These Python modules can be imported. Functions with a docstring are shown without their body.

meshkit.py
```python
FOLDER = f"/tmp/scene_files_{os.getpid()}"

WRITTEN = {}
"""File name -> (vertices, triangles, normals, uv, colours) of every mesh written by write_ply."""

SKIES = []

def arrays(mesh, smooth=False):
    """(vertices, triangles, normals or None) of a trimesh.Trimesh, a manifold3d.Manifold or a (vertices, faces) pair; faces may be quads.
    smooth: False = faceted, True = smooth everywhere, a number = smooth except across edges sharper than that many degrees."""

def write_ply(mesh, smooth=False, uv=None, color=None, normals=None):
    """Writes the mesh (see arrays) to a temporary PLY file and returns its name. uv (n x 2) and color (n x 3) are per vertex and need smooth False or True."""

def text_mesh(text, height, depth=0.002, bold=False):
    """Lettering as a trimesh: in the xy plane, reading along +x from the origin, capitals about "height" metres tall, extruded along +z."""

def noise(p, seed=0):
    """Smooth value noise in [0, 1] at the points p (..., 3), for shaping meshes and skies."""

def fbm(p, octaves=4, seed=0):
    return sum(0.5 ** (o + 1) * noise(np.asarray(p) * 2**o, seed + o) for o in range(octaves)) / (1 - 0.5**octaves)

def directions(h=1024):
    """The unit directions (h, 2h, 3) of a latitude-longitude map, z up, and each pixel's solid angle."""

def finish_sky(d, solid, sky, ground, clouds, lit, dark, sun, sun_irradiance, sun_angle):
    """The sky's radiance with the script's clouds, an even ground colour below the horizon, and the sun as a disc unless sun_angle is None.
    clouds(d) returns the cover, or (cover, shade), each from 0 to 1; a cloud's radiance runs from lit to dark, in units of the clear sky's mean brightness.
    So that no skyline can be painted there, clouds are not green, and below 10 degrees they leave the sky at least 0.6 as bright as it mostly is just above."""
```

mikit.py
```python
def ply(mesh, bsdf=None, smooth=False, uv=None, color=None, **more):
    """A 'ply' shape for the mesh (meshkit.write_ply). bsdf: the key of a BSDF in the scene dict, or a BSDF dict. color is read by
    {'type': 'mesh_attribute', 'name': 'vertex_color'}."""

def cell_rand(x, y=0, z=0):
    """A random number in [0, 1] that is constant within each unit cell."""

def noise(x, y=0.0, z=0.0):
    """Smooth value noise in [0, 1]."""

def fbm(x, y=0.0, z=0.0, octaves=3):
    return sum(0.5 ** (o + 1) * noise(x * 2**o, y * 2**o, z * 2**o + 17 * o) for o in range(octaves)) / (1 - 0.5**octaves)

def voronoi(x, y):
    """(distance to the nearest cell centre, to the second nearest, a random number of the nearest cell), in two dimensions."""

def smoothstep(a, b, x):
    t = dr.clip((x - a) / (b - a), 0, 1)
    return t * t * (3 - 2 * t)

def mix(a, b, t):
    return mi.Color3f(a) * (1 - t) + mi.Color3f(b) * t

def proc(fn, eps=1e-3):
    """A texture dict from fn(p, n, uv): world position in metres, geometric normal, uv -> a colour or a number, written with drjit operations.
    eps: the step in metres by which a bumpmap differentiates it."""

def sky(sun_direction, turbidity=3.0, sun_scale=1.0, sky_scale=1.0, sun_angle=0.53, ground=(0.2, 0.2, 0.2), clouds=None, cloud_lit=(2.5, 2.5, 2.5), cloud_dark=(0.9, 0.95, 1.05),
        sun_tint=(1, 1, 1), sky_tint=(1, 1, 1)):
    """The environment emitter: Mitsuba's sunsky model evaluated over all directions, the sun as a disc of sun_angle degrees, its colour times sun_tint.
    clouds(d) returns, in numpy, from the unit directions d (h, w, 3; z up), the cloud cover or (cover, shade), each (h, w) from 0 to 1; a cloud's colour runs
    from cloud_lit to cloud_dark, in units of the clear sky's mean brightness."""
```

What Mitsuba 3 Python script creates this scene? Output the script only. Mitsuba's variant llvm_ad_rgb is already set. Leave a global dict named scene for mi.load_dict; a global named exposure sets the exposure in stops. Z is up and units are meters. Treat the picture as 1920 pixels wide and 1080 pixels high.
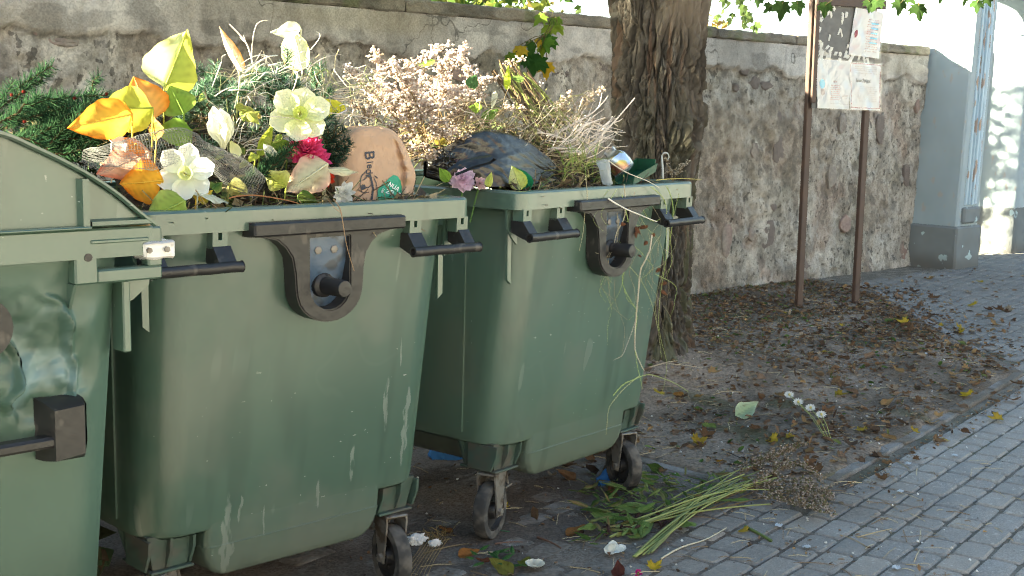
import math, numpy as np, trimesh, manifold3d as m3
import drjit as dr, mitsuba as mi, mikit, meshkit
from mikit import noise, fbm, voronoi, cell_rand, smoothstep, mix, proc
from shapely.geometry import Polygon, Point, LineString, box as sbox
from shapely.ops import unary_union
from scipy.spatial.transform import Rotation as Rot
T = mi.ScalarTransform4f
PI = math.pi
rng = np.random.default_rng(7)
scene, labels = {'type': 'scene'}, {}

# ---------------------------------------------------------------- camera, sky, exposure
EYE = np.array([0.0, 0.0, 1.459]); FOCAL = 2380.5; PITCH, ROLL, YAW = 0.13865, 0.01655, 0.76384
FWD = np.array([math.sin(YAW)*math.cos(PITCH), math.cos(YAW)*math.cos(PITCH), -math.sin(PITCH)])
_r = np.array([math.cos(YAW), -math.sin(YAW), 0]); _u = np.cross(_r, FWD)
RIGHT = math.cos(ROLL)*_r + math.sin(ROLL)*_u; UPV = -math.sin(ROLL)*_r + math.cos(ROLL)*_u
scene['camera'] = {'type': 'perspective', 'fov': math.degrees(2*math.atan(960/FOCAL)), 'fov_axis': 'x', 'near_clip': .05, 'far_clip': 500.0,
                   'to_world': T().look_at(origin=EYE.tolist(), target=(EYE+FWD).tolist(), up=UPV.tolist())}
SUN = np.array([-2.6, 1.0, .56])
scene['sky'] = mikit.sky(SUN.tolist(), turbidity=3.0, sun_scale=3.0, sun_tint=(.70, 1.0, 1.75), sky_tint=(1.03, 1.0, .98))
exposure = 4.6

# ---------------------------------------------------------------- helpers
def at(px, py, p=(0, 0, 0), n=(0, 0, 1)):
    """The point of the plane through p with normal n that the photograph's pixel shows."""
    d = FWD + RIGHT*(px-960)/FOCAL - UPV*(py-540)/FOCAL
    n = np.asarray(n, float)
    return EYE + d*((np.asarray(p, float)-EYE)@n)/(d@n)
def atz(px, py, z=0.0): return at(px, py, (0, 0, z), (0, 0, 1))
def aty(px, py, y): return at(px, py, (0, y, 0), (0, 1, 0))
def nz(p, seed=0): return meshkit.noise(np.asarray(p, float)+1e3, seed)
def nfbm(p, o=4, seed=0): return meshkit.fbm(np.asarray(p, float)+1e3, o, seed)
def sst(a, b, x):
    t = np.clip((x-a)/(b-a), 0, 1); return t*t*(3-2*t)
_used = {}
def key(name):
    n = _used.get(name, 0); _used[name] = n+1
    return name if n == 0 else f'{name}_{n:03d}'
def tag(k, label=None, cat=None, group=None, kind=None):
    d = {}
    if label: d['label'] = label
    if cat: d['category'] = cat
    if group: d['group'] = group
    if kind: d['kind'] = kind
    if d: labels[k] = d
    return k
def thing(name, label, cat, group=None): return tag(key(name), label, cat, group)

class MB:
    """Collects pieces into one mesh, with a colour per vertex."""
    def __init__(s): s.v, s.f, s.c, s.n = [], [], [], 0
    def add(s, v, f, c=(.5, .5, .5)):
        v = np.asarray(v, float); f = np.asarray(f, int)
        if f.shape[1] == 4: f = np.vstack([f[:, [0, 1, 2]], f[:, [0, 2, 3]]])
        s.v.append(v); s.f.append(f+s.n); s.c.append(np.broadcast_to(np.asarray(c, float), (len(v), 3))); s.n += len(v)
        return s
    def mesh(s, m, c=(.5, .5, .5)):
        if hasattr(m, 'to_mesh'):
            k = m.to_mesh(); return s.add(k.vert_properties[:, :3], k.tri_verts, c)
        return s.add(m.vertices, m.faces, c)
    def get(s): return np.vstack(s.v), np.vstack(s.f)
    def col(s): return np.vstack(s.c)
    def box(s, x0, x1, y0, y1, z0, z1, b=.004, c=(.5, .5, .5)):
        p = []
        for x, sx in ((x0, 1), (x1, -1)):
            for y, sy in ((y0, 1), (y1, -1)):
                for z, sz in ((z0, 1), (z1, -1)):
                    p += [(x+sx*b, y+sy*b, z), (x+sx*b, y, z+sz*b), (x, y+sy*b, z+sz*b)]
        return s.mesh(m3.Manifold.hull_points(np.array(p)), c)
    def hull(s, p, c=(.5, .5, .5)): return s.mesh(m3.Manifold.hull_points(np.array(p, float)), c)
    def tube(s, pts, r, sides=6, c=(.5, .5, .5), cap=True):
        p = np.asarray(pts, float); n = len(p); r = np.broadcast_to(np.asarray(r, float), (n,))
        t = np.gradient(p, axis=0); t /= np.linalg.norm(t, axis=1, keepdims=True)+1e-12
        a = np.cross(t, [0.31, .27, .91]); a /= np.linalg.norm(a, axis=1, keepdims=True)+1e-12
        b = np.cross(t, a); g = np.arange(sides)*2*PI/sides
        v = p[:, None]+r[:, None, None]*(np.cos(g)[None, :, None]*a[:, None]+np.sin(g)[None, :, None]*b[:, None])
        i, j = np.meshgrid(np.arange(n-1), np.arange(sides), indexing='ij')
        q = np.stack([i*sides+j, i*sides+(j+1) % sides, (i+1)*sides+(j+1) % sides, (i+1)*sides+j], -1).reshape(-1, 4)
        f = np.vstack([q[:, [0, 1, 2]], q[:, [0, 2, 3]]]); v = v.reshape(-1, 3)
        if cap:
            v = np.vstack([v, p[:1], p[-1:]]); k = np.arange(sides)
            f = np.vstack([f, np.stack([(k+1) % sides, k, k*0+n*sides], 1), np.stack([(n-1)*sides+k, (n-1)*sides+(k+1) % sides, k*0+n*sides+1], 1)])
        c = np.asarray(c, float)
        if c.ndim == 2: c = np.vstack([np.repeat(c, sides, 0)]+([c[:1], c[-1:]] if cap else []))
        return s.add(v, f, c)
    def xform(s, M):
        M = np.asarray(M); s.v = [q@M[:3, :3].T+M[:3, 3] for q in s.v]; return s
    def moved(s, o): s.v = [q+np.asarray(o) for q in s.v]; return s

def put(name, m, mat, parent=None, smooth=30, to=None, color=False, label=None, cat=None, group=None, kind=None):
    k = key(name if parent is None else parent+'__'+name)
    args = {}
    if to is not None: args['to_world'] = to
    if isinstance(m, dict): d = dict(m)
    else:
        if isinstance(m, MB):
            col = m.col() if color is not False else None; m = m.get()
        else: col = color if isinstance(color, np.ndarray) else None
        if col is not None: d = mikit.ply(m, None, smooth if isinstance(smooth, bool) else False, color=col)
        else: d = mikit.ply(m, None, smooth)
    d['bsdf'] = {'type': 'ref', 'id': mat}
    scene[k] = {**d, **args}
    if label or cat or group or kind: tag(k, label, cat, group, kind)
    return k
def loft(rings, close=True, cap0=False, cap1=False):
    R = np.asarray(rings, float); n, m = R.shape[:2]
    i, j = np.meshgrid(np.arange(n-1), np.arange(m if close else m-1), indexing='ij')
    q = np.stack([i*m+j, i*m+(j+1) % m, (i+1)*m+(j+1) % m, (i+1)*m+j], -1).reshape(-1, 4)
    v = R.reshape(-1, 3); f = np.vstack([q[:, [0, 1, 2]], q[:, [0, 2, 3]]])
    for on, k, fl in ((cap0, 0, 1), (cap1, n-1, 0)):
        if on:
            v = np.vstack([v, R[k].mean(0)[None]]); a = np.arange(m); b = (a+1) % m
            t = np.stack([k*m+a, k*m+b, a*0+len(v)-1], 1); f = np.vstack([f, t[:, ::-1] if fl else t])
    return v, f
def grid(fn, nu, nv):
    u, v = np.meshgrid(np.linspace(0, 1, nu), np.linspace(0, 1, nv), indexing='ij')
    P = fn(u, v).reshape(-1, 3); i, j = np.meshgrid(np.arange(nu-1), np.arange(nv-1), indexing='ij')
    q = np.stack([i*nv+j, (i+1)*nv+j, (i+1)*nv+j+1, i*nv+j+1], -1).reshape(-1, 4)
    return P, np.vstack([q[:, [0, 1, 2]], q[:, [0, 2, 3]]])
def extrude(poly, d):
    ps = getattr(poly, 'geoms', [poly])
    return trimesh.util.concatenate([trimesh.creation.extrude_polygon(g, d, engine='earcut') for g in ps])
def uz_extrude(poly, v0, v1):
    """Polygon in (u, z), extruded along v from v0 to v1."""
    m = extrude(poly, abs(v1-v0)); v = np.array(m.vertices)
    return trimesh.Trimesh(np.stack([v[:, 0], max(v0, v1)-v[:, 2], v[:, 1]], 1), m.faces, process=False)
def rrect(hw, v0, v1, r, z, ne=6, nc=6, nf=None):
    """Rounded rectangle ring in the (u, v) plane; nf: points along the front edge."""
    r = max(min(r, hw-.001, (v1-v0)/2-.001), .0005); nf = nf or ne
    P = []
    def edge(a, b, n): return [np.asarray(a)+(np.asarray(b)-np.asarray(a))*t for t in np.arange(n)/n]
    def arc(cx, cy, a0): return [np.array([cx+r*math.cos(a), cy+r*math.sin(a)]) for a in np.radians(a0+np.arange(nc)*90/nc)]
    P += edge((-hw+r, v0), (hw-r, v0), nf)+arc(hw-r, v0+r, -90)+edge((hw, v0+r), (hw, v1-r), ne)+arc(hw-r, v1-r, 0)
    P += edge((hw-r, v1), (-hw+r, v1), ne)+arc(-hw+r, v1-r, 90)+edge((-hw, v1-r), (-hw, v0+r), ne)+arc(-hw+r, v0+r, 180)
    P = np.array(P); z = np.broadcast_to(z, (len(P),))
    return np.column_stack([P, z])
def frame_to(x, y, r=0.0, z=0.0): return T().translate([x, y, z]).rotate([0, 0, 1], math.degrees(r))
def rotm(axis, deg): return Rot.from_rotvec(np.radians(deg)*np.asarray(axis, float)/np.linalg.norm(axis)).as_matrix()
def folds(u, v, seed, n=12, aniso=1.0):
    """Flat facets between sharp creases, about 0 to 1, as of a crumpled sheet."""
    g_ = np.random.default_rng(seed); h = 0
    for i in range(n):
        a, w, b, c = g_.uniform(0, PI), g_.uniform(-1, 1), g_.uniform(0, 1), g_.uniform(0, 1); h = h+w*np.abs(math.cos(a)*aniso*(u-b)+math.sin(a)*(v-c))
    return h/(.45*math.sqrt(n))
def basis(d, up=(0, 0, 1)):
    d = np.asarray(d, float)/np.linalg.norm(d); a = np.cross(up, d)
    if np.linalg.norm(a) < 1e-3: a = np.cross((1, 0, 0), d)
    a /= np.linalg.norm(a); return d, a, np.cross(d, a)

# ---------------------------------------------------------------- materials
def mat(name, d, two=True): scene[name] = {'type': 'twosided', 'bsdf': d} if two else d
def P(base, rough=.6, **k):
    b = proc(base) if callable(base) else ({'type': 'rgb', 'value': list(base)} if not isinstance(base, dict) else base)
    return {'type': 'principled', 'base_color': b, 'roughness': rough, **k}
def bump(d, fn, scale=1.0, eps=1e-3): return {'type': 'bumpmap', 'tex': proc(fn, eps), 'scale': scale, 'bsdf': d}
VC = {'type': 'mesh_attribute', 'name': 'vertex_color'}
# ================================================================ materials of the setting
def wall_col(p, n, uv):
    x, z = p.x, p.z
    n1, n2, n3 = fbm(x*2.2, z*2.2, 3, 3), fbm(x*9, z*9, 5, 3), fbm(x*45, z*45, 9, 2)
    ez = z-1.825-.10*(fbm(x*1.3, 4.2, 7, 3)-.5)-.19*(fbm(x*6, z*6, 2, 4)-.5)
    band = smoothstep(-.008, .008, ez)
    left = smoothstep(7.4, 6.2, x+.5*(n2-.5))
    lo = mix((.345, .325, .295), (.40, .375, .335), left)
    lo = mix(lo, mi.Color3f(.22, .19, .16), smoothstep(.44, .66, fbm(x*2.4, z*1.8, 3, 4))*.60)
    lo = mix(lo, mi.Color3f(.25, .18, .15), smoothstep(.60, .72, fbm(x*2.6, z*2.6, 11, 3))*.45)
    lo = mix(lo, mi.Color3f(.16, .155, .12), smoothstep(.58, .74, fbm(x*1.7, z*1.1, 31, 3))*.5)
    g1, g2 = fbm(x*15+1.5*n2, z*10, 9, 5), fbm(x*62, z*48, 13, 3)
    lo = lo*(.70+.60*smoothstep(.25, .75, g1))*(.66+.68*g2)
    lo = lo*(1-.55*smoothstep(.66, .73, fbm(x*34, z*25, 19, 3)))
    lo = mix(lo, mi.Color3f(.46, .44, .42), smoothstep(.60, .72, fbm(x*11, z*7, 23, 4))*.35)
    lo = mix(lo, lo*.45, smoothstep(-.055, -.004, ez)*smoothstep(.42, .6, fbm(x*5, z*8, 51, 3))*.7)  # crack line below the band edge, its shade put into the colour
    hi = mix((.50, .48, .46), (.35, .33, .31), smoothstep(.42, .66, fbm(x*2.6, z*1.1, 15, 3)))
    hi = mix(hi, hi*.62, smoothstep(.58, .72, fbm(x*7, z*2.2, 21, 3))*.7)
    hi = mix(hi, hi*.5, smoothstep(.008, .002, dr.abs(fbm(x*2.6, z*2.6, 33, 4)-.5))*smoothstep(.5, .62, noise(x*1.3, z*2, 4)))
    hi = mix(hi, mi.Color3f(.33, .29, .22), smoothstep(.6, .8, fbm(x*.8, z*4, 25, 2))*.5)
    big = smoothstep(.53, .60, fbm(x*1.1, z*1.6, 61, 4)+.16*(n2-.5))
    lo = mix(lo, mix((.20, .17, .14), (.27, .23, .195), n2)*(.75+.5*g2)*(.7+.6*smoothstep(.3, .7, g1)), big*.6*(1-.4*left))
    lo = lo*.93
    c = mix(lo, hi, band)
    hs = fbm(x*11, z*8, 71, 4)
    c = mix(c, c*(.72+.5*hs), band)
    c = mix(c, c*.6, band*smoothstep(.58, .66, fbm(x*3.6, z*9, 77, 4))*.7)
    c = c*(.80+.40*noise(x*150, z*150, 3))
    damp = smoothstep(.50, .66, fbm(x*2.2, z*4, 41, 3))*smoothstep(.6, .2, z)*.4
    return mix(c, c*.55, damp)
def wall_h(p, n, uv):
    x, z = p.x, p.z
    band = smoothstep(1.55, 1.75, z)
    return (fbm(x*24, z*24, 2, 5)-.5)*1.5*(1-.75*band)+.35*(noise(x*160, z*160, 4)-.5)*(1-.6*band)
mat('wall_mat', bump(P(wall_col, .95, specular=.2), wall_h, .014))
def stone_col(p, n, uv):
    k = noise(p.x*2.3, p.z*2.3, 8); s = fbm(p.x*60, p.z*60, p.y*60, 3)
    c = mix((.25, .185, .165), (.24, .215, .195), smoothstep(.35, .6, k)); c = mix(c, mi.Color3f(.15, .125, .115), smoothstep(.62, .72, k))
    return c*(.7+.6*s)
mat('stone_mat', bump(P(stone_col, .85), lambda p, n, uv: fbm(p.x*50, p.y*50, p.z*50, 3), .006))
def cope_col(p, n, uv):
    c = mix((.235, .21, .175), (.14, .128, .11), smoothstep(.4, .65, fbm(p.x*4, p.y*9, p.z*9, 3)))
    c = mix(c, mi.Color3f(.15, .17, .08), smoothstep(.62, .75, fbm(p.x*6, p.y*6, 3, 3))*.5)
    return c*(.72+.56*noise(p.x*120, p.y*120, p.z*120))
mat('coping_mat', bump(P(cope_col, .95, specular=.2), lambda p, n, uv: fbm(p.x*60, p.y*60, p.z*60, 3), .012))
def soil_col(p, n, uv):
    a, b, c3 = fbm(p.x*2.5, p.y*2.5, 1, 3), fbm(p.x*14, p.y*14, 4, 3), noise(p.x*110, p.y*110, 6)
    c = mix((.190, .158, .134), (.105, .087, .072), smoothstep(.35, .65, a))
    c = mix(c, mi.Color3f(.17, .14, .115), smoothstep(.55, .72, b)*.6)
    c = mix(c, mi.Color3f(.055, .06, .025), smoothstep(.62, .74, fbm(p.x*3.4, p.y*3.4, 12, 3))*.5)
    return c*(.6+.8*c3)
mat('soil_mat', bump(P(soil_col, .97, specular=.15), lambda p, n, uv: fbm(p.x*45, p.y*45, p.z*45, 4), .02))
def dirt_mask(p):
    """Trodden soil over the paving round the bins."""
    d = smoothstep(2.0, 3.1, p.y+.9*(fbm(p.x*2.2, p.y*2.2, 8, 3)-.5)+.12*(4.3-p.x))*smoothstep(4.9, 4.1, p.x)
    return dr.maximum(d, .5*smoothstep(4.0, 3.0, p.x)*smoothstep(1.2, 2.2, p.y))
def joint_col(p, n, uv):
    c = mix((.115, .105, .092), (.17, .155, .135), smoothstep(.4, .7, fbm(p.x*16, p.y*16, 1, 3)))
    c = mix(c, mi.Color3f(.05, .06, .03), smoothstep(.6, .75, fbm(p.x*3, p.y*3, 3, 3))*.4)
    return mix(c, mi.Color3f(.085, .07, .058), dirt_mask(p))*(.7+.6*noise(p.x*190, p.y*190, 2))
mat('joint_mat', bump(P(joint_col, .97, specular=.15), lambda p, n, uv: fbm(p.x*60, p.y*60, 2, 3), .008))
def paver_fn(tone, seed):
    def f(p, n, uv):
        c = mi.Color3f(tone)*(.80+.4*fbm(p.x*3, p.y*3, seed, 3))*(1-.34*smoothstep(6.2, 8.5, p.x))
        c = c*(.78+.44*noise(p.x*260, p.y*260, p.z*260))
        c = mix(c, mi.Color3f(.40, .39, .37), smoothstep(.86, .93, noise(p.x*70, p.y*70, seed))*.5)
        d = dirt_mask(p)*smoothstep(.20, .62, fbm(p.x*7, p.y*7, 5, 3)+.18)
        return mix(c, mi.Color3f(.115, .095, .08)*(.6+.8*noise(p.x*90, p.y*90, 4)), d*.92)
    return f
for i, t in enumerate(((.215, .210, .207), (.238, .229, .221), (.25, .237, .224))):
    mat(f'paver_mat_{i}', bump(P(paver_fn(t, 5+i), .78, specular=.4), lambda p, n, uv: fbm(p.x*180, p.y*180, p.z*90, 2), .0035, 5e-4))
mat('kerb_mat', bump(P(lambda p, n, uv: mix((.175, .17, .17), (.115, .10, .085), smoothstep(.4, .65, fbm(p.x*6, p.y*6, p.z*9, 3)))*(.75+.5*noise(p.x*150, p.y*150, p.z*150)), .9), lambda p, n, uv: fbm(p.x*90, p.y*90, p.z*90, 3), .006))
def blue_col(p, n, uv):
    c = mix((.27, .33, .37), (.36, .43, .475), fbm(p.x*2.5, p.y*2.5, p.z*1.5, 4))
    c = mix(c, mi.Color3f(.27, .34, .375), smoothstep(.55, .72, fbm(p.x*5, p.y*5, p.z*3, 3))*.5)
    return mix(c, mi.Color3f(.42, .33, .27), smoothstep(.69, .72, fbm(p.x*22, p.y*22, p.z*7, 4))*.45)
mat('blue_plaster', bump(P(blue_col, .85), lambda p, n, uv: fbm(p.x*25, p.y*25, p.z*25, 3), .006))
def plinth_col(p, n, uv):
    c = mix((.19, .215, .23), (.14, .15, .155), fbm(p.x*4, p.y*4, p.z*4, 3))
    c = mix(c, mi.Color3f(.42, .55, .58), smoothstep(.69, .73, fbm(p.x*13, p.y*13, p.z*9, 3))*.8)
    return mix(c, mi.Color3f(.09, .08, .07), smoothstep(.18, .0, p.z)*.6)
mat('plinth_mat', bump(P(plinth_col, .85), lambda p, n, uv: fbm(p.x*25, p.y*25, p.z*25, 3), .008))
mat('moulding_mat', bump(P(lambda p, n, uv: mix(mix((.42, .56, .68), (.50, .60, .66), fbm(p.x*3, p.z*2, 1, 2)), (.40, .30, .25), smoothstep(.60, .66, fbm(p.x*22, p.y*22, p.z*5, 3))), .8), lambda p, n, uv: fbm(p.x*30, p.y*30, p.z*12, 3), .006))

mat('dirt_mat', bump(P(lambda p, n, uv: mix((.135, .118, .105), (.085, .070, .060), smoothstep(.35, .68, fbm(p.x*4, p.y*4, 3, 4)))*(.65+.7*noise(p.x*170, p.y*170, 2)), .95, specular=.2), lambda p, n, uv: fbm(p.x*70, p.y*70, 3, 4), .008))
# ================================================================ ground: pavement sheet, pavers, soil bed, kerbs
put('pavement', grid(lambda u, v: np.stack([-60+160*u, -70+77.5*v, u*0-.0065], -1), 9, 9), 'joint_mat', kind='structure', smooth=False)
put('churchyard_ground', grid(lambda u, v: np.stack([-60+160*u, 7.5+90*v, u*0-.011], -1), 5, 5), 'joint_mat', kind='structure', smooth=False)
BED = Polygon([(4.02, 6.6), (4.02, 2.64), (4.36, 2.69), (5.9, 2.95), (7.12, 3.17), (8.3, 4.37), (9.55, 5.55), (9.95, 6.6)])
def bed_z(x, y):
    m = .012+.16*np.exp(-((x-5.45)**2+(y-4.55)**2)/.35)+.05*np.exp(-((x-6.2)**2+(y-4.9)**2)/1.5)
    return m+.022*(nfbm(np.stack([x*3, y*3, x*0], -1), 4)-.5)*2
def paver_mesh(L, W, s):
    g = np.random.default_rng(s); a = []
    for cx, cy, a0 in ((1, -1, -90), (1, 1, 0), (-1, 1, 90), (-1, -1, 180)):
        r = .02
        for d in (12, 45, 78): a.append((cx*(L/2-r)+r*math.cos(math.radians(a0+d)), cy*(W/2-r)+r*math.sin(math.radians(a0+d))))
    a = np.array(a)+g.normal(0, .0012, (12, 2)); sc = 1-np.array([.016/L, .016/W])
    top = np.column_stack([a*sc, np.full(12, .001)+g.normal(0, .0004, 12)])
    return loft([np.column_stack([a, np.full(12, -.016)]), np.column_stack([a*(1-np.array([.002/L, .002/W])), np.full(12, -.006)]), top], cap1=True)
PV = {}
for L in (.205, .165, .13):
    for s in range(3): PV[L, s] = mikit.ply(paver_mesh(L-.007, .113-.007, int(L*1000)+s), None, 35)
PA = math.radians(9.5); ca, sa = math.cos(PA), math.sin(PA)
BINS_XY = [(.785, 2.45), (1.965, 2.775), (3.306, 2.936)]
cand = []; g = np.random.default_rng(3)
for row in range(-30, 75):
    s = -9+g.uniform(0, .2)
    while s < 16:
        L = (.205, .165, .13, .205)[g.integers(4)]
        c = s+L/2; s += L
        x, y = 2.5+c*ca-row*.113*sa, 2.0+c*sa+row*.113*ca
        if y > 5.95 and x < 12.1 or y > 6.8 or y < -.4 or x < -1 or x > 15.5: continue
        if BED.buffer(.05).contains(Point(x, y)): continue
        q = np.array([x, y, 0])-EYE; d = q@FWD
        vis = d > .3 and abs(q@RIGHT)/d*FOCAL < 1010 and abs(q@UPV)/d*FOCAL < 590
        cand.append((0 if vis else 1, d if d > 0 else 99, x, y, L))
cand.sort(); far = MB()
for i, (hid, d, x, y, L) in enumerate(cand):
    if hid and d > 9: continue
    ang = PA+g.normal(0, .012); tilt = g.normal(0, .35, 2); dz = g.normal(0, .0012)
    if i < 300:
        put('paver', PV[L, int(g.integers(3))], f'paver_mat_{int(g.choice(3, p=(.45, .35, .2)))}', 'pavement',
            to=T().translate([x, y, dz]).rotate([0, 0, 1], math.degrees(ang)).rotate([1, 0, 0], tilt[0]).rotate([0, 1, 0], tilt[1]))
    else:
        v, f = paver_mesh(L-.007, .106, int(g.integers(9)))
        far.add(v@rotm((0, 0, 1), math.degrees(ang)).T+[x, y, dz], f)
put('far_pavers', far, 'paver_mat_1', 'pavement', kind='stuff', smooth=35)
def film(u, v):
    x, y = .2+4.6*u, 1.35+3.6*v; q = np.stack([x, y, x*0], -1)
    d = sst(2.0, 3.0, y+.9*(nfbm(q*2.2, 3, 8)-.5)+.12*(4.3-x))*sst(4.75, 4.1, x)
    z = -.0150+.0128*np.clip(d*1.3, 0, 1)+.0042*sst(2.45, 3.0, y+.5*(nfbm(q*3, 3, 9)-.5))*d+.006*(nfbm(q*9, 4, 4)-.45)*d+.010*sst(.62, .80, nfbm(q*2.2, 3, 6))*d
    return np.stack([x, y, z], -1)
put('trodden_soil', grid(film, 260, 200), 'dirt_mat', kind='structure', smooth=True)
put('street', grid(lambda u, v: np.stack([-60+160*u, -60+59.3*v, u*0-.004], -1), 3, 3), 'street_mat', kind='structure', smooth=False)
mat('street_mat', P((.36, .345, .32), .9))
# soil bed as a draped sheet
def bed_mesh():
    xs, ys = np.arange(3.98, 10.0, .028), np.arange(2.6, 6.62, .028)
    X, Y = np.meshgrid(xs, ys, indexing='ij'); Z = bed_z(X, Y)
    dist = np.array([BED.exterior.distance(Point(a, b)) if BED.contains(Point(a, b)) else -1 for a, b in zip(X.ravel(), Y.ravel())]).reshape(X.shape)
    Z = np.where(dist < 0, -.05, Z*sst(0, .06, dist)+.004)
    n, m = X.shape; i, j = np.meshgrid(np.arange(n-1), np.arange(m-1), indexing='ij')
    q = np.stack([i*m+j, (i+1)*m+j, (i+1)*m+j+1, i*m+j+1], -1).reshape(-1, 4)
    ok = (dist.ravel()[q] > -.5).any(1)
    return np.stack([X, Y, Z], -1).reshape(-1, 3), q[ok]
put('soil_bed', bed_mesh(), 'soil_mat', smooth=True, kind='structure')
def ground_z(x, y): return float(bed_z(np.array(x), np.array(y)))+.004 if BED.contains(Point(x, y)) else 0.0
kb = thing('kerb', 'low grey kerb edging the soil bed along the pavement', 'kerb')
def kerb_line(a, b, first=0):
    a, b = np.array(a, float), np.array(b, float); L = np.linalg.norm(b-a); d = (b-a)/L; n = np.array([-d[1], d[0]])
    k = max(1, round(L/.78))
    for i in range(k):
        s0, s1 = L*i/k+.004, L*(i+1)/k-.004; m = MB().box(s0, s1, -.035, .035, -.06, .013+g.normal(0, .004), .008)
        v, f = trimesh.remesh.subdivide_to_size(*m.get(), max_edge=.06, max_iter=8)
        v = v+(nfbm(v*14, 3)[:, None]-.5)*.012; jit = g.normal(0, .006)
        put('kerb_stone', (np.column_stack([a+v[:, :1]*d+(v[:, 1:2]+jit)*n, v[:, 2]]), f), 'kerb_mat', kb, smooth=25)
for a, b in (((4.03, 4.3), (4.0, 2.72)), ((4.04, 2.655), (4.36, 2.69)), ((4.37, 2.692), (5.9, 2.95)), ((5.91, 2.952), (7.12, 3.17)), ((7.13, 3.2), (8.3, 4.37)), ((8.31, 4.38), (9.55, 5.55))): kerb_line(a, b)

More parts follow.
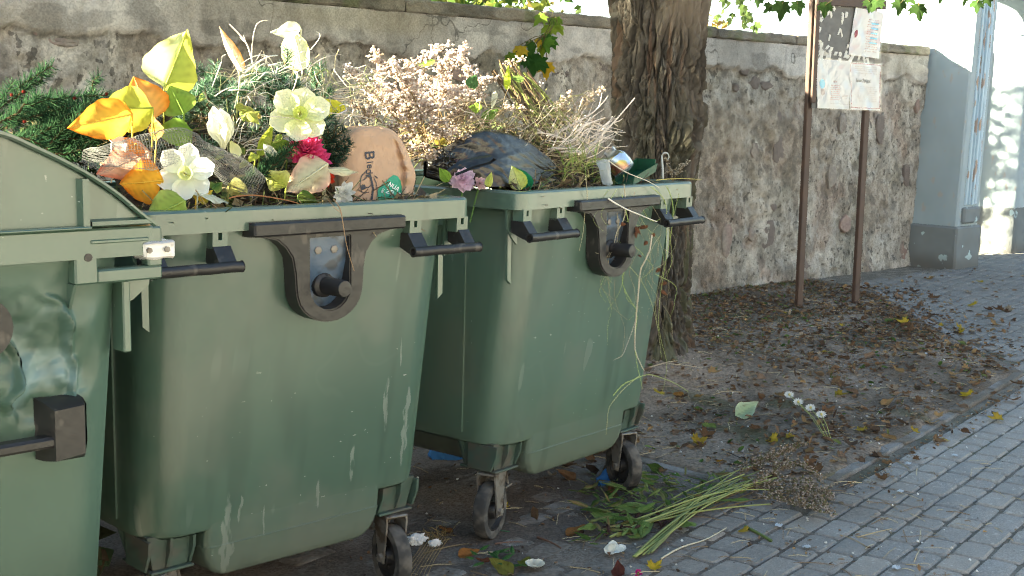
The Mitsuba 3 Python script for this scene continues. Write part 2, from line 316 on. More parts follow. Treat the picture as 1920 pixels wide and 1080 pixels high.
# ================================================================ old plastered wall
WX0, WX1, WY = -7.0, 11.62, 6.36
wl = thing('plaster_wall', 'old crumbling plastered stone wall with a concrete coping behind the bins', 'wall')
def wall_front():
    xs = np.r_[np.arange(WX0, 2.2, .25), np.arange(2.2, WX1, .017), WX1]; zs = np.r_[np.arange(-.15, 2.058, .017), 2.058]
    X, Z = np.meshgrid(xs, zs, indexing='ij'); p = np.stack([X, Z, X*0], -1)
    fb = lambda a, b, c, o: sum(.5**(k+1)*meshkit.noise(np.stack([a*2**k, b*2**k, c*2**k+17*k], -1)+1e6) for k in range(o))/(1-.5**o)   # the same field as in wall_col
    edge = 1.825+.10*(fb(X*1.3, X*0+4.2, X*0+7, 3)-.5)+.19*(fb(X*6, Z*6, X*0+2, 4)-.5)
    band = sst(-.010, .010, Z-edge)
    h = .05*(nfbm(p*1.1, 3, 2)-.5)+.035*(nfbm(p*6, 4, 5)-.5)*(1-.7*band)+.018*(nfbm(p*24, 3, 8)-.5)*(1-.85*band)+.026*band
    pit = sst(.60, .72, nfbm(p*5.2, 3, 12))*(1-band); h = h-.022*pit
    crack = np.exp(-((nfbm(p*2.1, 4, 15)-.5)/.006)**2)*band; h = h-.012*crack
    bas = sst(.30, -.05, Z-.12*(nfbm(p*2.5, 3, 22)-.5)); h = h+.03*bas
    n, m = X.shape; i, j = np.meshgrid(np.arange(n-1), np.arange(m-1), indexing='ij')
    q = np.stack([i*m+j, (i+1)*m+j, (i+1)*m+j+1, i*m+j+1], -1).reshape(-1, 4)
    lean = .004*Z
    return np.stack([X+lean*6*sst(10, 11.6, X), WY-h, Z], -1).reshape(-1, 3), q
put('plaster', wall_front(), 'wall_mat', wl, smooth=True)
m = MB(); m.box(WX0, WX1+.002, WY+.06, WY+.42, -.1, 2.056, .01); put('core', m, 'wall_mat', wl)
e = grid(lambda u, v: np.stack([WX1+.015+.05*v+.012*(nfbm(np.stack([u*3, v*14, u*0], -1), 3)-.5), WY-.012+.25*u, -.1+2.156*v], -1), 8, 60); put('wall_end', e, 'wall_mat', wl, smooth=True)
x = WX0
while x < WX1:
    L = min(g.uniform(.9, 1.25), WX1+.05-x); L = L if WX1-x-L > .3 else WX1+.045-x
    mm = MB().box(x+.003, x+L-.003, WY-.045, WY+.45, 2.06, 2.143+g.normal(0, .004), .012)
    v, f = trimesh.remesh.subdivide_to_size(*mm.get(), max_edge=.035 if x > 2 else .2, max_iter=8)
    v = v+np.column_stack([v[:, 0]*0, (nfbm(v*18, 3, 4)-.5)*.03, (nfbm(v*16, 3, 9)-.5)*.026])
    put('coping_slab', (v, f), 'coping_mat', wl, smooth=30); x += L
def stone(px, py, w, h, seed, dy=0.0, ang=0):
    c = aty(px, py, WY); s = np.random.default_rng(seed)
    a = np.linspace(0, 2*PI, 12, endpoint=False); r = 1+s.normal(0, .14, 12)
    ring = np.stack([w/2*r*np.cos(a), h/2*r*np.sin(a)], 1)@rotm((0, 0, 1), ang)[:2, :2].T
    y0 = WY-.004-dy
    R = [np.column_stack([c[0]+ring[:, 0]*k, np.full(12, y0+o)+s.normal(0, .003, 12), c[2]+ring[:, 1]*k]) for k, o in ((1.0, .06), (1.0, -.002), (.86, -.007), (.45, -.009))]
    put('stone', loft(R, cap1=True), 'stone_mat', wl, smooth=40)
for i, q in enumerate(((400, 68, .20, .06), (655, 78, .13, .045), (65, 55, .1, .05), (270, 55, .1, .06), (1415, 155, .13, .12), (1455, 225, .15, .13), (1414, 284, .11, .15), (1459, 283, .16, .24), (1435, 160, .16, .07), (1362, 450, .13, .30),
        (1440, 440, .20, .24), (1408, 440, .06, .13), (1505, 520, .22, .36), (1450, 388, .07, .07), (1380, 165, .08, .07), (1395, 130, .13, .11), (1650, 240, .15, .30), (1690, 485, .18, .30), (1580, 230, .12, .2), (1620, 500, .12, .24), (1655, 120, .1, .1),
        (1560, 330, .14, .2), (1585, 420, .2, .16), (1700, 330, .12, .22), (1350, 545, .2, .12), (1720, 200, .1, .16), (1055, 140, .12, .07), (1130, 120, .1, .12), (860, 140, .14, .08), (730, 120, .16, .09), (120, 80, .16, .05), (560, 130, .18, .1))):
    stone(*q, 100+i)
# ================================================================ gate with blue pillars
gt = thing('gate', 'pale blue plastered gateway with grey plinths at the right end of the wall', 'gate')
def pillar_mesh(x0, x1, y0, y1, z0, z1, sh, step=.05):
    v, f = trimesh.remesh.subdivide_to_size(*MB().box(x0, x1, y0, y1, z0, z1, .018).get(), max_edge=.09, max_iter=9)
    v = v+(nfbm(v*7, 3, 6)[:, None]-.5)*np.array([.014, .014, .0]); v[:, 0] += sh*v[:, 2]
    return v, f
SH = .055
put('pillar', pillar_mesh(11.585, 12.02, 5.90, 6.72, .40, 3.3, SH), 'blue_plaster', gt, smooth=25)
put('plinth', pillar_mesh(11.56, 12.06, 5.87, 6.74, -.05, .415, SH*.4), 'plinth_mat', gt, smooth=25)
for u, w, d in ((11.70, .020, .022), (11.755, .012, .03), (11.80, .03, .036), (11.86, .016, .03), (11.90, .022, .02)):
    v, f = trimesh.remesh.subdivide_to_size(*MB().box(u, u+w, 5.90-d, 5.92, .62, 3.25, .006).get(), max_edge=.12, max_iter=9)
    v = v+(nfbm(v*12, 3, 3)[:, None]-.5)*np.array([.008, .008, 0]); v[:, 0] += SH*v[:, 2]
    put('moulding', (v, f), 'moulding_mat', gt, smooth=25)
put('base_block', pillar_mesh(11.66, 11.98, 5.862, 5.93, .44, .60, SH), 'plinth_mat', gt, smooth=25)
# far side of the opening
R = []
for z in np.arange(-.1, 3.31, .1):
    a = np.radians(np.linspace(180, 270, 8)); c = np.array([13.62, 6.42])
    pts = np.vstack([[[13.40, 6.9]], np.column_stack([c[0]+.22*np.cos(a), c[1]+.22*np.sin(a)]), [[14.2, 6.2], [17.0, 6.2], [17.0, 6.9]]])
    R.append(np.column_stack([pts[:, 0]+.02*z, pts[:, 1], np.full(len(pts), z)]))
k = 6
put('far_pier', loft(R[k:], cap1=True), 'blue_plaster', gt, smooth=40)
put('far_plinth', loft([r+[0, 0, 0] for r in R[:k+1]]), 'plinth_mat', gt, smooth=40)
arch = Polygon([(12.0, 3.3), (12.0, 2.45)]+[(12.75+.72*math.cos(t), 2.35+.42*math.sin(t)) for t in np.linspace(PI, 0, 16)]+[(13.5, 2.45), (13.5, 3.3)]).buffer(0)
v = uz_extrude(arch, 6.1, 6.55); put('arch', v, 'blue_plaster', gt, smooth=30)
put('bar', MB().tube([(13.2, 6.62, .0), (13.28, 6.60, 1.2), (13.3, 6.6, 2.2)], .022, 8), 'rust_iron', gt)
mat('rust_iron', bump(P(lambda p, n, uv: mix((.060, .042, .038), (.095, .055, .042), fbm(p.x*20, p.y*20, p.z*9, 3)), .55), lambda p, n, uv: fbm(p.x*120, p.y*120, p.z*120, 2), .002))

# ================================================================ notice board
nb = thing('notice_board', 'rusty brown notice board frame on two thin metal posts against the wall', 'notice board')
PA1, PB1 = np.array([8.225, 5.41, 0]), np.array([8.778, 5.256, 0])
bd = PB1-PA1; bw = np.linalg.norm(bd); bd = bd/bw; bn = np.array([bd[1], -bd[0], 0])     # bn points to the street
m = MB().box(-.026, .026, -.012, .028, -.2, 2.75, .004); v, f = m.get(); A = np.column_stack([bd, -bn, [0, 0, 1]])
put('post', (v@A.T+PA1+[0, 0, ground_z(8.225, 5.41)], f), 'rust_iron', nb)
put('post', (np.vstack([v[:, :2].T, v[:, 2]]).T@A.T*1+PB1, f), 'rust_iron', nb)
def bface(px, py, off=.0): return at(px, py, PA1+bn*(.03+off), bn)
def buv(px, py):
    q = bface(px, py)-PA1; return q@bd, q[2]
u0, z0 = buv(1531, 200); u1, z1 = buv(1640, 20)
def bbox(u0, u1, n0, n1, z0, z1, b=.003):
    v, f = MB().box(u0, u1, -n1, -n0, z0, z1, b).get(); return v@A.T+PA1, f
put('backboard', bbox(-.005, bw+.02, .031, .040, buv(1531, 203)[1], 2.42), 'board_mat', nb)
put('side_rail', bbox(-.028, .012, .041, .062, buv(1531, 198)[1]+.02, 2.45), 'rust_iron', nb)
put('top_rail', bbox(-.02, bw+.08, .041, .066, buv(1600, 14)[1], buv(1600, 14)[1]+.06), 'rust_iron', nb)
def board_col(p, n, uv):
    c = mi.Color3f(.17, .17, .17)*(.8+.4*fbm(p.x*30, p.y*30, p.z*30, 2))
    k = smoothstep(.60, .64, fbm(p.x*28+p.y*28, p.z*17, 2, 3))*smoothstep(1.98, 1.80, p.z+.3*(noise(p.x*12, p.z*12)-.5))
    return mix(c, mi.Color3f(.62, .60, .55), k)
mat('board_mat', bump(P(board_col, .8), lambda p, n, uv: fbm(p.x*90, p.y*90, p.z*90, 3), .003))
s = np.random.default_rng(11)                                # torn remains of old notices
for i in range(46):
    px = s.uniform(1534, 1592) if i < 30 else s.uniform(1536, 1640); py = s.choice([s.uniform(8, 34), s.uniform(72, 112), s.uniform(34, 80)], p=(.35, .5, .15)) if i < 30 else s.uniform(98, 116)
    c = bface(px, py, .013); w, h = s.uniform(.006, .018), s.uniform(.012, .045); t = s.normal(0, .4)
    q = np.array([(-w, -h, 0), (w*.6, -h*.8, .004), (w, h*.7, .010), (-w*.4, h, .002)]); q[:, :2] = q[:, :2]@rotm((0, 0, 1), math.degrees(t))[:2, :2].T
    put('paper_scrap', (c+q[:, :1]*bd+q[:, 1:2]*[0, 0, 1]+q[:, 2:]*bn, [[0, 1, 2], [0, 2, 3]]), 'paper_mat', nb, smooth=False)
mat('paper_mat', P((.72, .72, .70), .8)); mat('sheet_mat', P((.56, .58, .62), .6)); mat('ink_mat', P((.05, .05, .06), .8)); mat('ink_red', P((.45, .22, .22), .8)); mat('ink_blue', P((.20, .55, .75), .8)); mat('ink_maroon', P((.30, .05, .07), .8)); mat('ink_grey', P((.40, .36, .38), .8))
scene['sleeve_mat'] = {'type': 'thindielectric', 'int_ior': 1.5}
def notice(pxs, label, seed, items, group=None):
    """A sheet in a creased clear sleeve; pxs: its corners top left, top right, bottom right, bottom left in the photograph's pixels, all on the board's plane."""
    t = thing('notice_sheet', label, 'notice', group); C = np.array([bface(*q, .016) for q in pxs])
    def quad(u, v, off=0):
        P_ = (C[0]*(1-u)[..., None]+C[1]*u[..., None])*v[..., None]+(C[3]*(1-u)[..., None]+C[2]*u[..., None])*(1-v)[..., None]
        cr = .010*np.abs(((u*2.1+v*1.3+seed*.37) % 1)-.5)+.014*np.abs(((u*1.7-v*1.9+seed*.61) % 1)-.5)+.007*(nfbm(np.stack([u*7, v*7, u*0+seed], -1), 3)-.5)
        return P_+(cr+off)[..., None]*bn
    put('paper', grid(lambda u, v: quad(.02+.96*u, .02+.96*v, -.001), 26, 26), 'sheet_mat', t, smooth=20)
    put('sleeve', grid(lambda u, v: quad(u, v, .006+.010*nfbm(np.stack([u*5, v*5, u*0+seed+9], -1), 3)), 22, 22), 'sleeve_mat', t, smooth=15)
    for nm, matn, geo in items:
        mb = MB()
        for v, f in geo:
            v = np.asarray(v, float); mb.add(quad(v[:, 0], v[:, 1], .0006), f)
        put(nm, mb, matn, t, smooth=False)
def bars(rows):      # strips of fine print (u0, u1, v, h)
    out = []
    for a, b, v, h in rows:
        n = 8; u = np.linspace(a, b, n)
        P_ = np.column_stack([np.r_[u, u], np.r_[u*0+v-h/2, u*0+v+h/2]]); k = np.arange(n-1)
        out.append((P_, np.stack([k, k+1, k+n+1, k+n], 1)))
    return out
def words(txt, u, v, h, asp, bold=False, shear=0.0):
    m = meshkit.text_mesh(txt, 1.0, .01, bold); q = np.array(m.vertices); q = trimesh.remesh.subdivide_to_size(q, m.faces, max_edge=.5)[0:2]
    w = np.asarray(q[0]); return (np.column_stack([u+(w[:, 0]+shear*w[:, 1])*h*asp, v+w[:, 1]*h]), q[1])
def wobble(a, b, v, h, s, gap=.35):   # a line of fine print broken into words
    out, u = [], a
    while u < b-.01:
        w = s.uniform(.03, .09); out.append((u, min(u+w, b), v, h)); u += w+.018
    return out
s = np.random.default_rng(5)
notice([(1529.5, 108), (1594, 113), (1592, 207), (1530, 204)], 'death notice in a clear sleeve, lower left sheet with a blue patch', 2,
       [('blue_patch', 'ink_blue', [(np.column_stack([.17+.075*np.cos(a), .50+.10*np.sin(a)]), np.array([[0, i, i+1] for i in range(1, 13)])) for a in [np.linspace(0, 2*PI, 14)]]),
        ('grey_patch', 'ink_grey', [(np.column_stack([.18+.06*np.cos(a), .34+.07*np.sin(a)]), np.array([[0, i, i+1] for i in range(1, 13)])) for a in [np.linspace(0, 2*PI, 14)]]),
        ('print', 'ink_red', bars(sum([wobble(.42, .70, v, .012, s) for v in np.arange(.2, .5, .04)], []))+[words('ara', .50, .545, .035, 1.4)]),
        ('border', 'ink_grey', bars([(.40, .95, .12, .008), (.75, .95, .30, .010), (.75, .93, .27, .010), (.75, .9, .24, .01)]))])
notice([(1590, 114), (1651, 119), (1650, 209), (1591.5, 207)], 'black bordered death notice in a clear sleeve, lower right sheet on the board', 5,
       [('border', 'ink_maroon', bars([(.05, .97, .96, .010), (.05, .97, .06, .012)])+[(np.array([(a, .06), (a+.012, .06), (a+.012, .96), (a, .96)]), np.array([[0, 1, 2, 3]])) for a in (.05, .955)]),
        ('name', 'ink_mat', [words('Zenon Żelęski', .20, .585, .062, .80, True, .25), words('†', .51, .70, .05, 1)]),
        ('print', 'ink_grey', bars(sum([wobble(.2, .86, v, .010, s) for v in (.90, .86, .82, .77)], [])+sum([wobble(.18+.04*abs(i-3), .88-.02*i % .1, v, .011, s) for i, v in enumerate(np.arange(.20, .50, .042))], [])))])
notice([(1602, 12), (1656, 22), (1648, 112), (1588, 104)], 'tilted notice in a clear sleeve at top right of the board, red and turquoise print', 8,
       [('red_patch', 'ink_maroon', [(np.column_stack([.16+.055*np.cos(a), .46+.085*np.sin(a)]), np.array([[0, i, i+1] for i in range(1, 13)])) for a in [np.linspace(0, 2*PI, 14)]]),
        ('turquoise_strip', 'ink_blue', bars([(.62, .86, v, .035) for v in (.72, .62, .52, .42, .32)])),
        ('print', 'ink_red', bars(sum([wobble(.50, .86, v, .010, s) for v in np.arange(.14, .8, .05)], [])))])

# ================================================================ tree
def tree_axis(z): return 5.42+.02*np.sin(z*2)+.035*(z-1), 4.52+.02*(z-.6)
def trunk_r(z, th):
    r = .205+.15*np.exp(-np.maximum(z, 0)/.20)+.040*sst(1.0, 1.45, z)+.05*sst(1.7, 2.3, z)
    r = r*(1+.10*np.sin(3*th+1.2+z*.8)*np.exp(-np.maximum(z, 0)/.5)+.05*np.sin(2*th+z*2.2)+.04*np.sin(5*th+z*1.3))
    return r
KN = (math.atan2(-.97, .05), 1.30)
def bark_mesh():
    th = np.linspace(-PI, PI, 561)[:-1]; zs = np.arange(-.12, 2.55, .0068)
    TH, Z = np.meshgrid(th, zs, indexing='ij'); cx, cy = tree_axis(Z); r = trunk_r(Z, TH); X, Y = np.cos(TH), np.sin(TH)
    from scipy.spatial import cKDTree
    g_ = np.random.default_rng(2); W = nfbm(np.stack([X*2.6, Y*2.6, Z*2.0], -1), 3, 1)-.5; W2 = nfbm(np.stack([X*9, Y*9, Z*9], -1), 3, 2)-.5
    def cells(nx, az, k1):
        """Distance to the crack between bark plates, and a random number per plate; nx plates round the trunk, az times taller than wide."""
        sc = nx/(2*PI); zz = Z*.24**-1*sc/az
        pu = np.stack([(TH*sc+W*k1*1.2+W2*.35)*1.0, zz+W*k1+W2*.3], -1); n_ = int(nx*(zz.max()+2))
        P_ = np.column_stack([g_.uniform(-nx/2, nx/2, n_), g_.uniform(zz.min()-1, zz.max()+1, n_)]); P_ = np.vstack([P_+[o, 0] for o in (-nx, 0, nx)]); idr = np.tile(g_.random(n_), 3)
        d, i = cKDTree(P_).query(pu.reshape(-1, 2), k=2); return (d[:, 1]-d[:, 0]).reshape(TH.shape), idr[i[:, 0]].reshape(TH.shape)
    e1, r1 = cells(30, 4.6, 2.2); e2, r2 = cells(62, 3.0, 2.6); e3, r3 = cells(110, 1.6, 2)
    h = .036*(sst(.02, .40, e1)-1)+.014*(sst(.0, .35, e2)-1)+.008*(r1-.5)+.006*(r2-.5)+.003*(r3-.5)+.008*(nfbm(np.stack([X*20, Y*20, Z*24], -1), 3, 4)-.5)
    smooth_side = sst(1.70, 1.95, Z)*sst(-.25, .25, np.cos(TH-math.atan2(-.75, .65))); h = h*(1-.8*smooth_side)
    dth = (TH-KN[0]+PI) % (2*PI)-PI
    d = np.sqrt((dth*.25/.045)**2+((Z-KN[1])/.062)**2); h = h+.020*np.exp(-((d-1.25)/.5)**2)-.06*np.exp(-(d/.62)**2)
    h = h+.022*np.exp(-((dth*.25/.16)**2+((Z-KN[1]-.02)/.2)**2))
    split = np.exp(-((((TH-math.atan2(-.98, .12)+PI) % (2*PI)-PI))/.10)**2)*sst(1.75, 2.2, Z); h = h-.09*split
    R_ = r+h; V = np.stack([cx+R_*X, cy+R_*Y, Z+.05], -1)
    n, m = TH.shape; i, j = np.meshgrid(np.arange(n), np.arange(m-1), indexing='ij')
    qd = np.stack([i*m+j, ((i+1) % n)*m+j, ((i+1) % n)*m+j+1, i*m+j+1], -1).reshape(-1, 4)
    moss = sst(.5, .62, nfbm(np.stack([X*4, Y*4, Z*1.6], -1), 3, 13))*sst(1.9, .5, Z)
    col = np.array([.074, .064, .054])*(.62+.5*r2+.28*r3)[..., None]
    lich = sst(.58, .70, nfbm(np.stack([X*14, Y*14, Z*14], -1), 3, 19))*sst(.45, .6, nfbm(np.stack([X*3, Y*3, Z*3], -1), 2, 23)); col = col*(1-.5*lich[..., None])+np.array([.19, .185, .165])*.5*lich[..., None]
    col = col*(1-.5*moss[..., None])+np.array([.085, .095, .05])*.5*moss[..., None]
    red = sst(.66, .74, nfbm(np.stack([X*7, Y*7, Z*1.2], -1), 3, 17)); col = col*(1-.4*red[..., None])+np.array([.20, .12, .08])*.4*red[..., None]
    col = col*(1-.6*smooth_side[..., None])+np.array([.18, .145, .112])*.6*smooth_side[..., None]
    return (V.reshape(-1, 3), qd), col.reshape(-1, 3)
tr = thing('maple_tree', 'old maple with deeply furrowed bark and a knot hole beside the bins', 'tree')
bm, bc = bark_mesh()
mat('bark_mat', bump(P(VC, .92, specular=.25), lambda p, n, uv: fbm(p.x*90, p.y*90, p.z*45, 3), .008))
put('trunk', bm, 'bark_mat', tr, smooth=True, color=bc)
s = np.random.default_rng(21)
mb = MB(); tips = []
def limb(p, d, r, L, depth):
    pts = [np.array(p, float)]; d = np.array(d, float); n = 7
    for i in range(n):
        d = d+s.normal(0, .12, 3)+[0, 0, .03]; d /= np.linalg.norm(d); pts.append(pts[-1]+d*L/n)
    mb.tube(pts, np.linspace(r, r*.45, n+1), 9 if depth < 2 else 5, c=(.16, .125, .095))
    if depth >= 3: tips.extend(pts[3:]); return
    for i in range(3 if depth else 4):
        k = s.integers(2, n+1); e = d*.5+s.normal(0, .62, 3)+[0, 0, .1]
        limb(pts[k], e/np.linalg.norm(e), r*.5, L*.62, depth+1)
    if depth: tips.extend(pts[4:])
cx, cy = tree_axis(2.4)
for d, r in (((-.55, .1, .85), .17), ((.5, -.25, .85), .16), ((.1, .6, .8), .13)): limb((cx+d[0]*.1, cy+d[1]*.1, 2.35), d, r, 1.9, 0)
put('limbs', mb, 'bark_mat', tr, smooth=True, color=mb.col())
# maple leaf outline
ML = np.array([(0, 0), (.10, .06), (.36, .02), (.30, .16), (.50, .30), (.40, .36), (.44, .56), (.26, .50), (.16, .62), (.14, .78), (0, 1.0), (-.14, .78), (-.16, .62), (-.26, .50), (-.44, .56), (-.40, .36), (-.50, .30), (-.30, .16), (-.36, .02), (-.10, .06)])
def maple(size, curl, s, c, c2=None):
    P3 = np.vstack([[0, .38], ML]); z = -curl*((P3[:, 0]*2)**2+(P3[:, 1]-.38)**2*1.5)+s.normal(0, .02, len(P3))
    v = np.column_stack([P3, z])*size; n = len(ML)
    f = np.array([[0, 1+i, 1+(i+1) % n] for i in range(n)])
    cc = np.tile(np.asarray(c, float), (n+1, 1)); 
    if c2 is not None: cc[1:] = c2
    return v, f, cc*(1+s.normal(0, .06, (n+1, 1)))
def place(mb, vfc, pos, d, up=(0, 0, 1), roll=0.0):
    v, f, c = vfc; d, a, b = basis(d, up); M = np.column_stack([a, d, b])@rotm((0, 1, 0), roll)
    return mb.add(v@M.T+np.asarray(pos), f, np.clip(c, .002, .95))
mat('leaf_mat', {'type': 'principledthin', 'base_color': VC, 'roughness': .45, 'diff_trans': .9, 'spec_trans': 0.0, 'eta': 1.4}, False)
crown = MB(); s = np.random.default_rng(31)
GR = np.array([(.07, .13, .025), (.10, .16, .03), (.05, .10, .02), (.16, .19, .03)])
tips = np.array(tips)
for i in range(5200):
    if i < 3000: c = tips[s.integers(len(tips))]+s.normal(0, .22, 3)
    elif i < 4000: c = np.array([4.3, 5.3, 2.75])+s.uniform(-1, 1, 3)*[1.2, 1.0, .45]
    else: c = np.array([5.4, 4.6, 3.9])+s.normal(0, 1, 3)*[1.5, 1.3, .8]
    if c[2] < 2.35: continue
    place(crown, maple(s.uniform(.07, .12), s.uniform(.1, .5), s, GR[s.integers(4)]*s.uniform(.7, 1.2)), c, s.normal(0, 1, 3)+[0, 0, -.5], roll=s.uniform(-50, 50))
put('crown', crown, 'leaf_mat', tr, smooth=False, color=crown.col(), kind='stuff')
# low branches whose leaves hang into the picture
def hang(px, py, d_, size, s, col):
    """Twig of leaves near the point d_ metres from the camera."""
    dd = FWD+RIGHT*(px-960)/FOCAL-UPV*(py-540)/FOCAL; return EYE+dd*d_
lb = thing('hanging_maple_branch', 'maple branch with green lobed leaves hanging above the notice board', 'branch')
s = np.random.default_rng(77)
main = [hang(px, py, d, 0, s, 0) for px, py, d in ((1330, -60, 6.9), (1420, -40, 6.6), (1480, -22, 6.3), (1600, -14, 6.2), (1720, -18, 6.1), (1860, -20, 6.0))]
mbt = MB().tube(main, np.linspace(.016, .005, 6), 6, c=(.12, .09, .06))
for px, py, sz, d, ang in ((1468, 0, .13, 6.3, 180), (1448, 8, .075, 6.35, 215), (1495, 0, .10, 6.3, 160), (1548, 2, .10, 6.2, 185), (1632, -4, .09, 6.2, 190), (1650, -6, .10, 6.15, 205), (1690, -2, .10, 6.1, 195), (1722, 4, .12, 6.1, 178),
                           (1700, -10, .08, 6.2, 140), (1832, -2, .09, 6.0, 168), (1850, -8, .07, 6.0, 150), (1812, -14, .08, 6.05, 190), (1422, -6, .07, 6.6, 170), (1768, -14, .07, 6.1, 200)):
    o = hang(px, py, d, 0, s, 0); a = math.radians(ang+s.normal(0, 10)); dv = RIGHT*math.sin(a)+UPV*math.cos(a)-FWD*s.normal(0, .25)
    mb = MB(); place(mb, maple(sz*.85, s.uniform(.1, .35), s, np.array([.045, .085, .026])*s.uniform(.6, 1.3)), o, dv, -FWD+s.normal(0, .35, 3))
    put('leaf', mb, 'leaf_mat', lb, smooth=False, color=mb.col())
    j = min(main, key=lambda q: np.linalg.norm(q-o)); mbt.tube([o+dv*.02, (o+j)/2+[0, 0, .01], j], .0018, 4, c=(.14, .12, .05))
put('stem', mbt, 'bark_mat', lb, smooth=True, color=mbt.col())
fb = thing('distant_maple_twigs', 'sparse grey green maple twigs against the white sky right of the trunk', 'twig')
mbt = MB(); root = hang(1400, -60, 9.2, 0, s, 0)
for px, py, sz in ((1344, 26, .062), (1357, 16, .06), (1374, 24, .05), (1372, 34, .06), (1372, 6, .07), (1396, 8, .07), (1406, 22, .09), (1392, 30, .04), (1412, 32, .06), (1418, 40, .08), (1412, 47, .05), (1391, 45, .06), (1401, 40, .04), (1386, -2, .07), (1360, -6, .07)):
    o = hang(px, py, 9.0, 0, s, 0); a = math.radians(180+s.normal(0, 35)); dv = RIGHT*math.sin(a)+UPV*math.cos(a)+FWD*s.normal(0, .4)
    mb = MB(); place(mb, maple(sz*1.15, .25, s, np.array([.10, .15, .05])*s.uniform(.8, 1.2)), o, dv, -FWD+s.normal(0, .6, 3)); put('leaf', mb, 'leaf_mat', fb, smooth=False, color=mb.col())
    mbt.tube([o, o*.6+root*.4+s.normal(0, .03, 3), root], .0013, 4, c=(.14, .12, .07))
put('stem', mbt, 'bark_mat', fb, smooth=True, color=mbt.col())
# maple seedling hanging over the wall
sv = thing('wall_creeper', 'green and yellow maple leaves hanging over the wall left of the trunk', 'creeper')
mbt = MB(); prev = aty(1035, 20, 6.30)
for px, py, sz, ang, col in ((1030, 44, .13, 190, (.22, .30, .05)), (1045, 46, .09, 150, (.25, .34, .05)), (1030, 62, .17, 200, (.06, .15, .03)), (1022, 70, .12, 170, (.12, .24, .04)), (1012, 72, .07, 190, (.42, .30, .03)), (1005, 80, .13, 210, (.045, .11, .025)), (1016, 84, .09, 180, (.20, .28, .03)), (976, 84, .12, 185, (.45, .33, .04)),
                             (1010, 98, .21, 200, (.035, .10, .025)), (990, 100, .15, 235, (.04, .11, .03)), (1024, 114, .14, 180, (.50, .33, .03)), (966, 98, .13, 195, (.13, .20, .03)), (1040, 30, .11, 170, (.16, .26, .04)), (1020, 24, .12, 220, (.20, .3, .05))):
    o = aty(px, py, 6.22+s.normal(0, .02)); a = math.radians(ang); dv = RIGHT*math.sin(a)+UPV*math.cos(a)-FWD*.15
    mb = MB(); place(mb, maple(sz, .25, s, col), o, dv, -FWD+s.normal(0, .35, 3)); put('leaf', mb, 'leaf_mat', sv, smooth=False, color=mb.col())
    mbt.tube([prev, (o+prev)/2+[0, -.02, .02], o], .0025, 4, c=(.13, .10, .05)); prev = prev*.5+o*.5 if py < 75 else prev
put('stem', mbt, 'bark_mat', sv, smooth=True, color=mbt.col())
# trees and shrubs behind the wall
def back_tree(x, y, h, rad, label, cols, n, seed, fine=.10, base=1.0, name='background_tree'):
    s = np.random.default_rng(seed); t = thing(name, label, 'tree', None); mb = MB()
    mb.tube([(x, y, -.1), (x+.1, y, h*.4), (x+.05, y+.1, h*.85)], [.12, .09, .03], 8, c=(.12, .1, .08))
    for i in range(14):
        a = s.uniform(0, 2*PI); z = h*s.uniform(.3, .8); mb.tube([(x+.07, y, z), (x+rad*.4*math.cos(a), y+rad*.4*math.sin(a), z+.3), (x+rad*.8*math.cos(a), y+rad*.8*math.sin(a), z+.5)], [.04, .025, .008], 5, c=(.12, .1, .08))
    put('trunk', mb, 'bark_mat', t, smooth=True, color=mb.col()); cr = MB()
    cl = s.normal(0, 1, (40, 3)); cl /= np.linalg.norm(cl, axis=1)[:, None]; cl = cl*s.uniform(.35, .95, (40, 1))*[rad, rad, (h-base)/2]+[x, y, (h+base)/2]
    for i in range(n):
        c = cl[s.integers(40)]+s.normal(0, .18*rad, 3); col = np.array(cols[s.integers(len(cols))])*s.uniform(.7, 1.3)
        L = s.uniform(.6, 1.4)*fine; v = np.array([(0, 0, 0), (.3, .4, .06), (0, 1, -.1), (-.3, .4, .06)])*L
        place(cr, (v, np.array([[0, 1, 2], [0, 2, 3]]), np.tile(col, (4, 1))), c, s.normal(0, 1, 3), s.normal(0, 1, 3))
    put('crown', cr, 'leaf_mat', t, smooth=False, color=cr.col(), kind='stuff')
G1 = [(.10, .17, .04), (.07, .13, .03), (.20, .24, .05)]; G2 = [(.13, .19, .06), (.24, .20, .06), (.09, .13, .05)]; G3 = [(.42, .34, .10), (.34, .30, .10), (.30, .20, .06)]
back_tree(7.9, 9.4, 3.3, 1.2, 'bright green shrub behind the wall left of the trunk', G1, 2600, 1, name='shrub')
back_tree(9.6, 11.0, 3.0, 1.5, 'pale green bush behind the wall, close to the trunk', G2, 2200, 2, name='shrub')
back_tree(6.3, 10.2, 3.4, 1.3, 'dark green shrub behind the wall above the dried flowers', [(.05, .09, .03), (.08, .12, .04)], 2200, 3, name='shrub')
back_tree(-3.0, 7.5, 4.4, 1.0, 'leafy tree behind the wall left of the picture, shading the trunk', G1, 1900, 14, .13, 2.4)
back_tree(17.3, 13.6, 3.1, .55, 'yellow autumn tree behind the wall left of the notice board', G3, 900, 4, .13, 1.6)
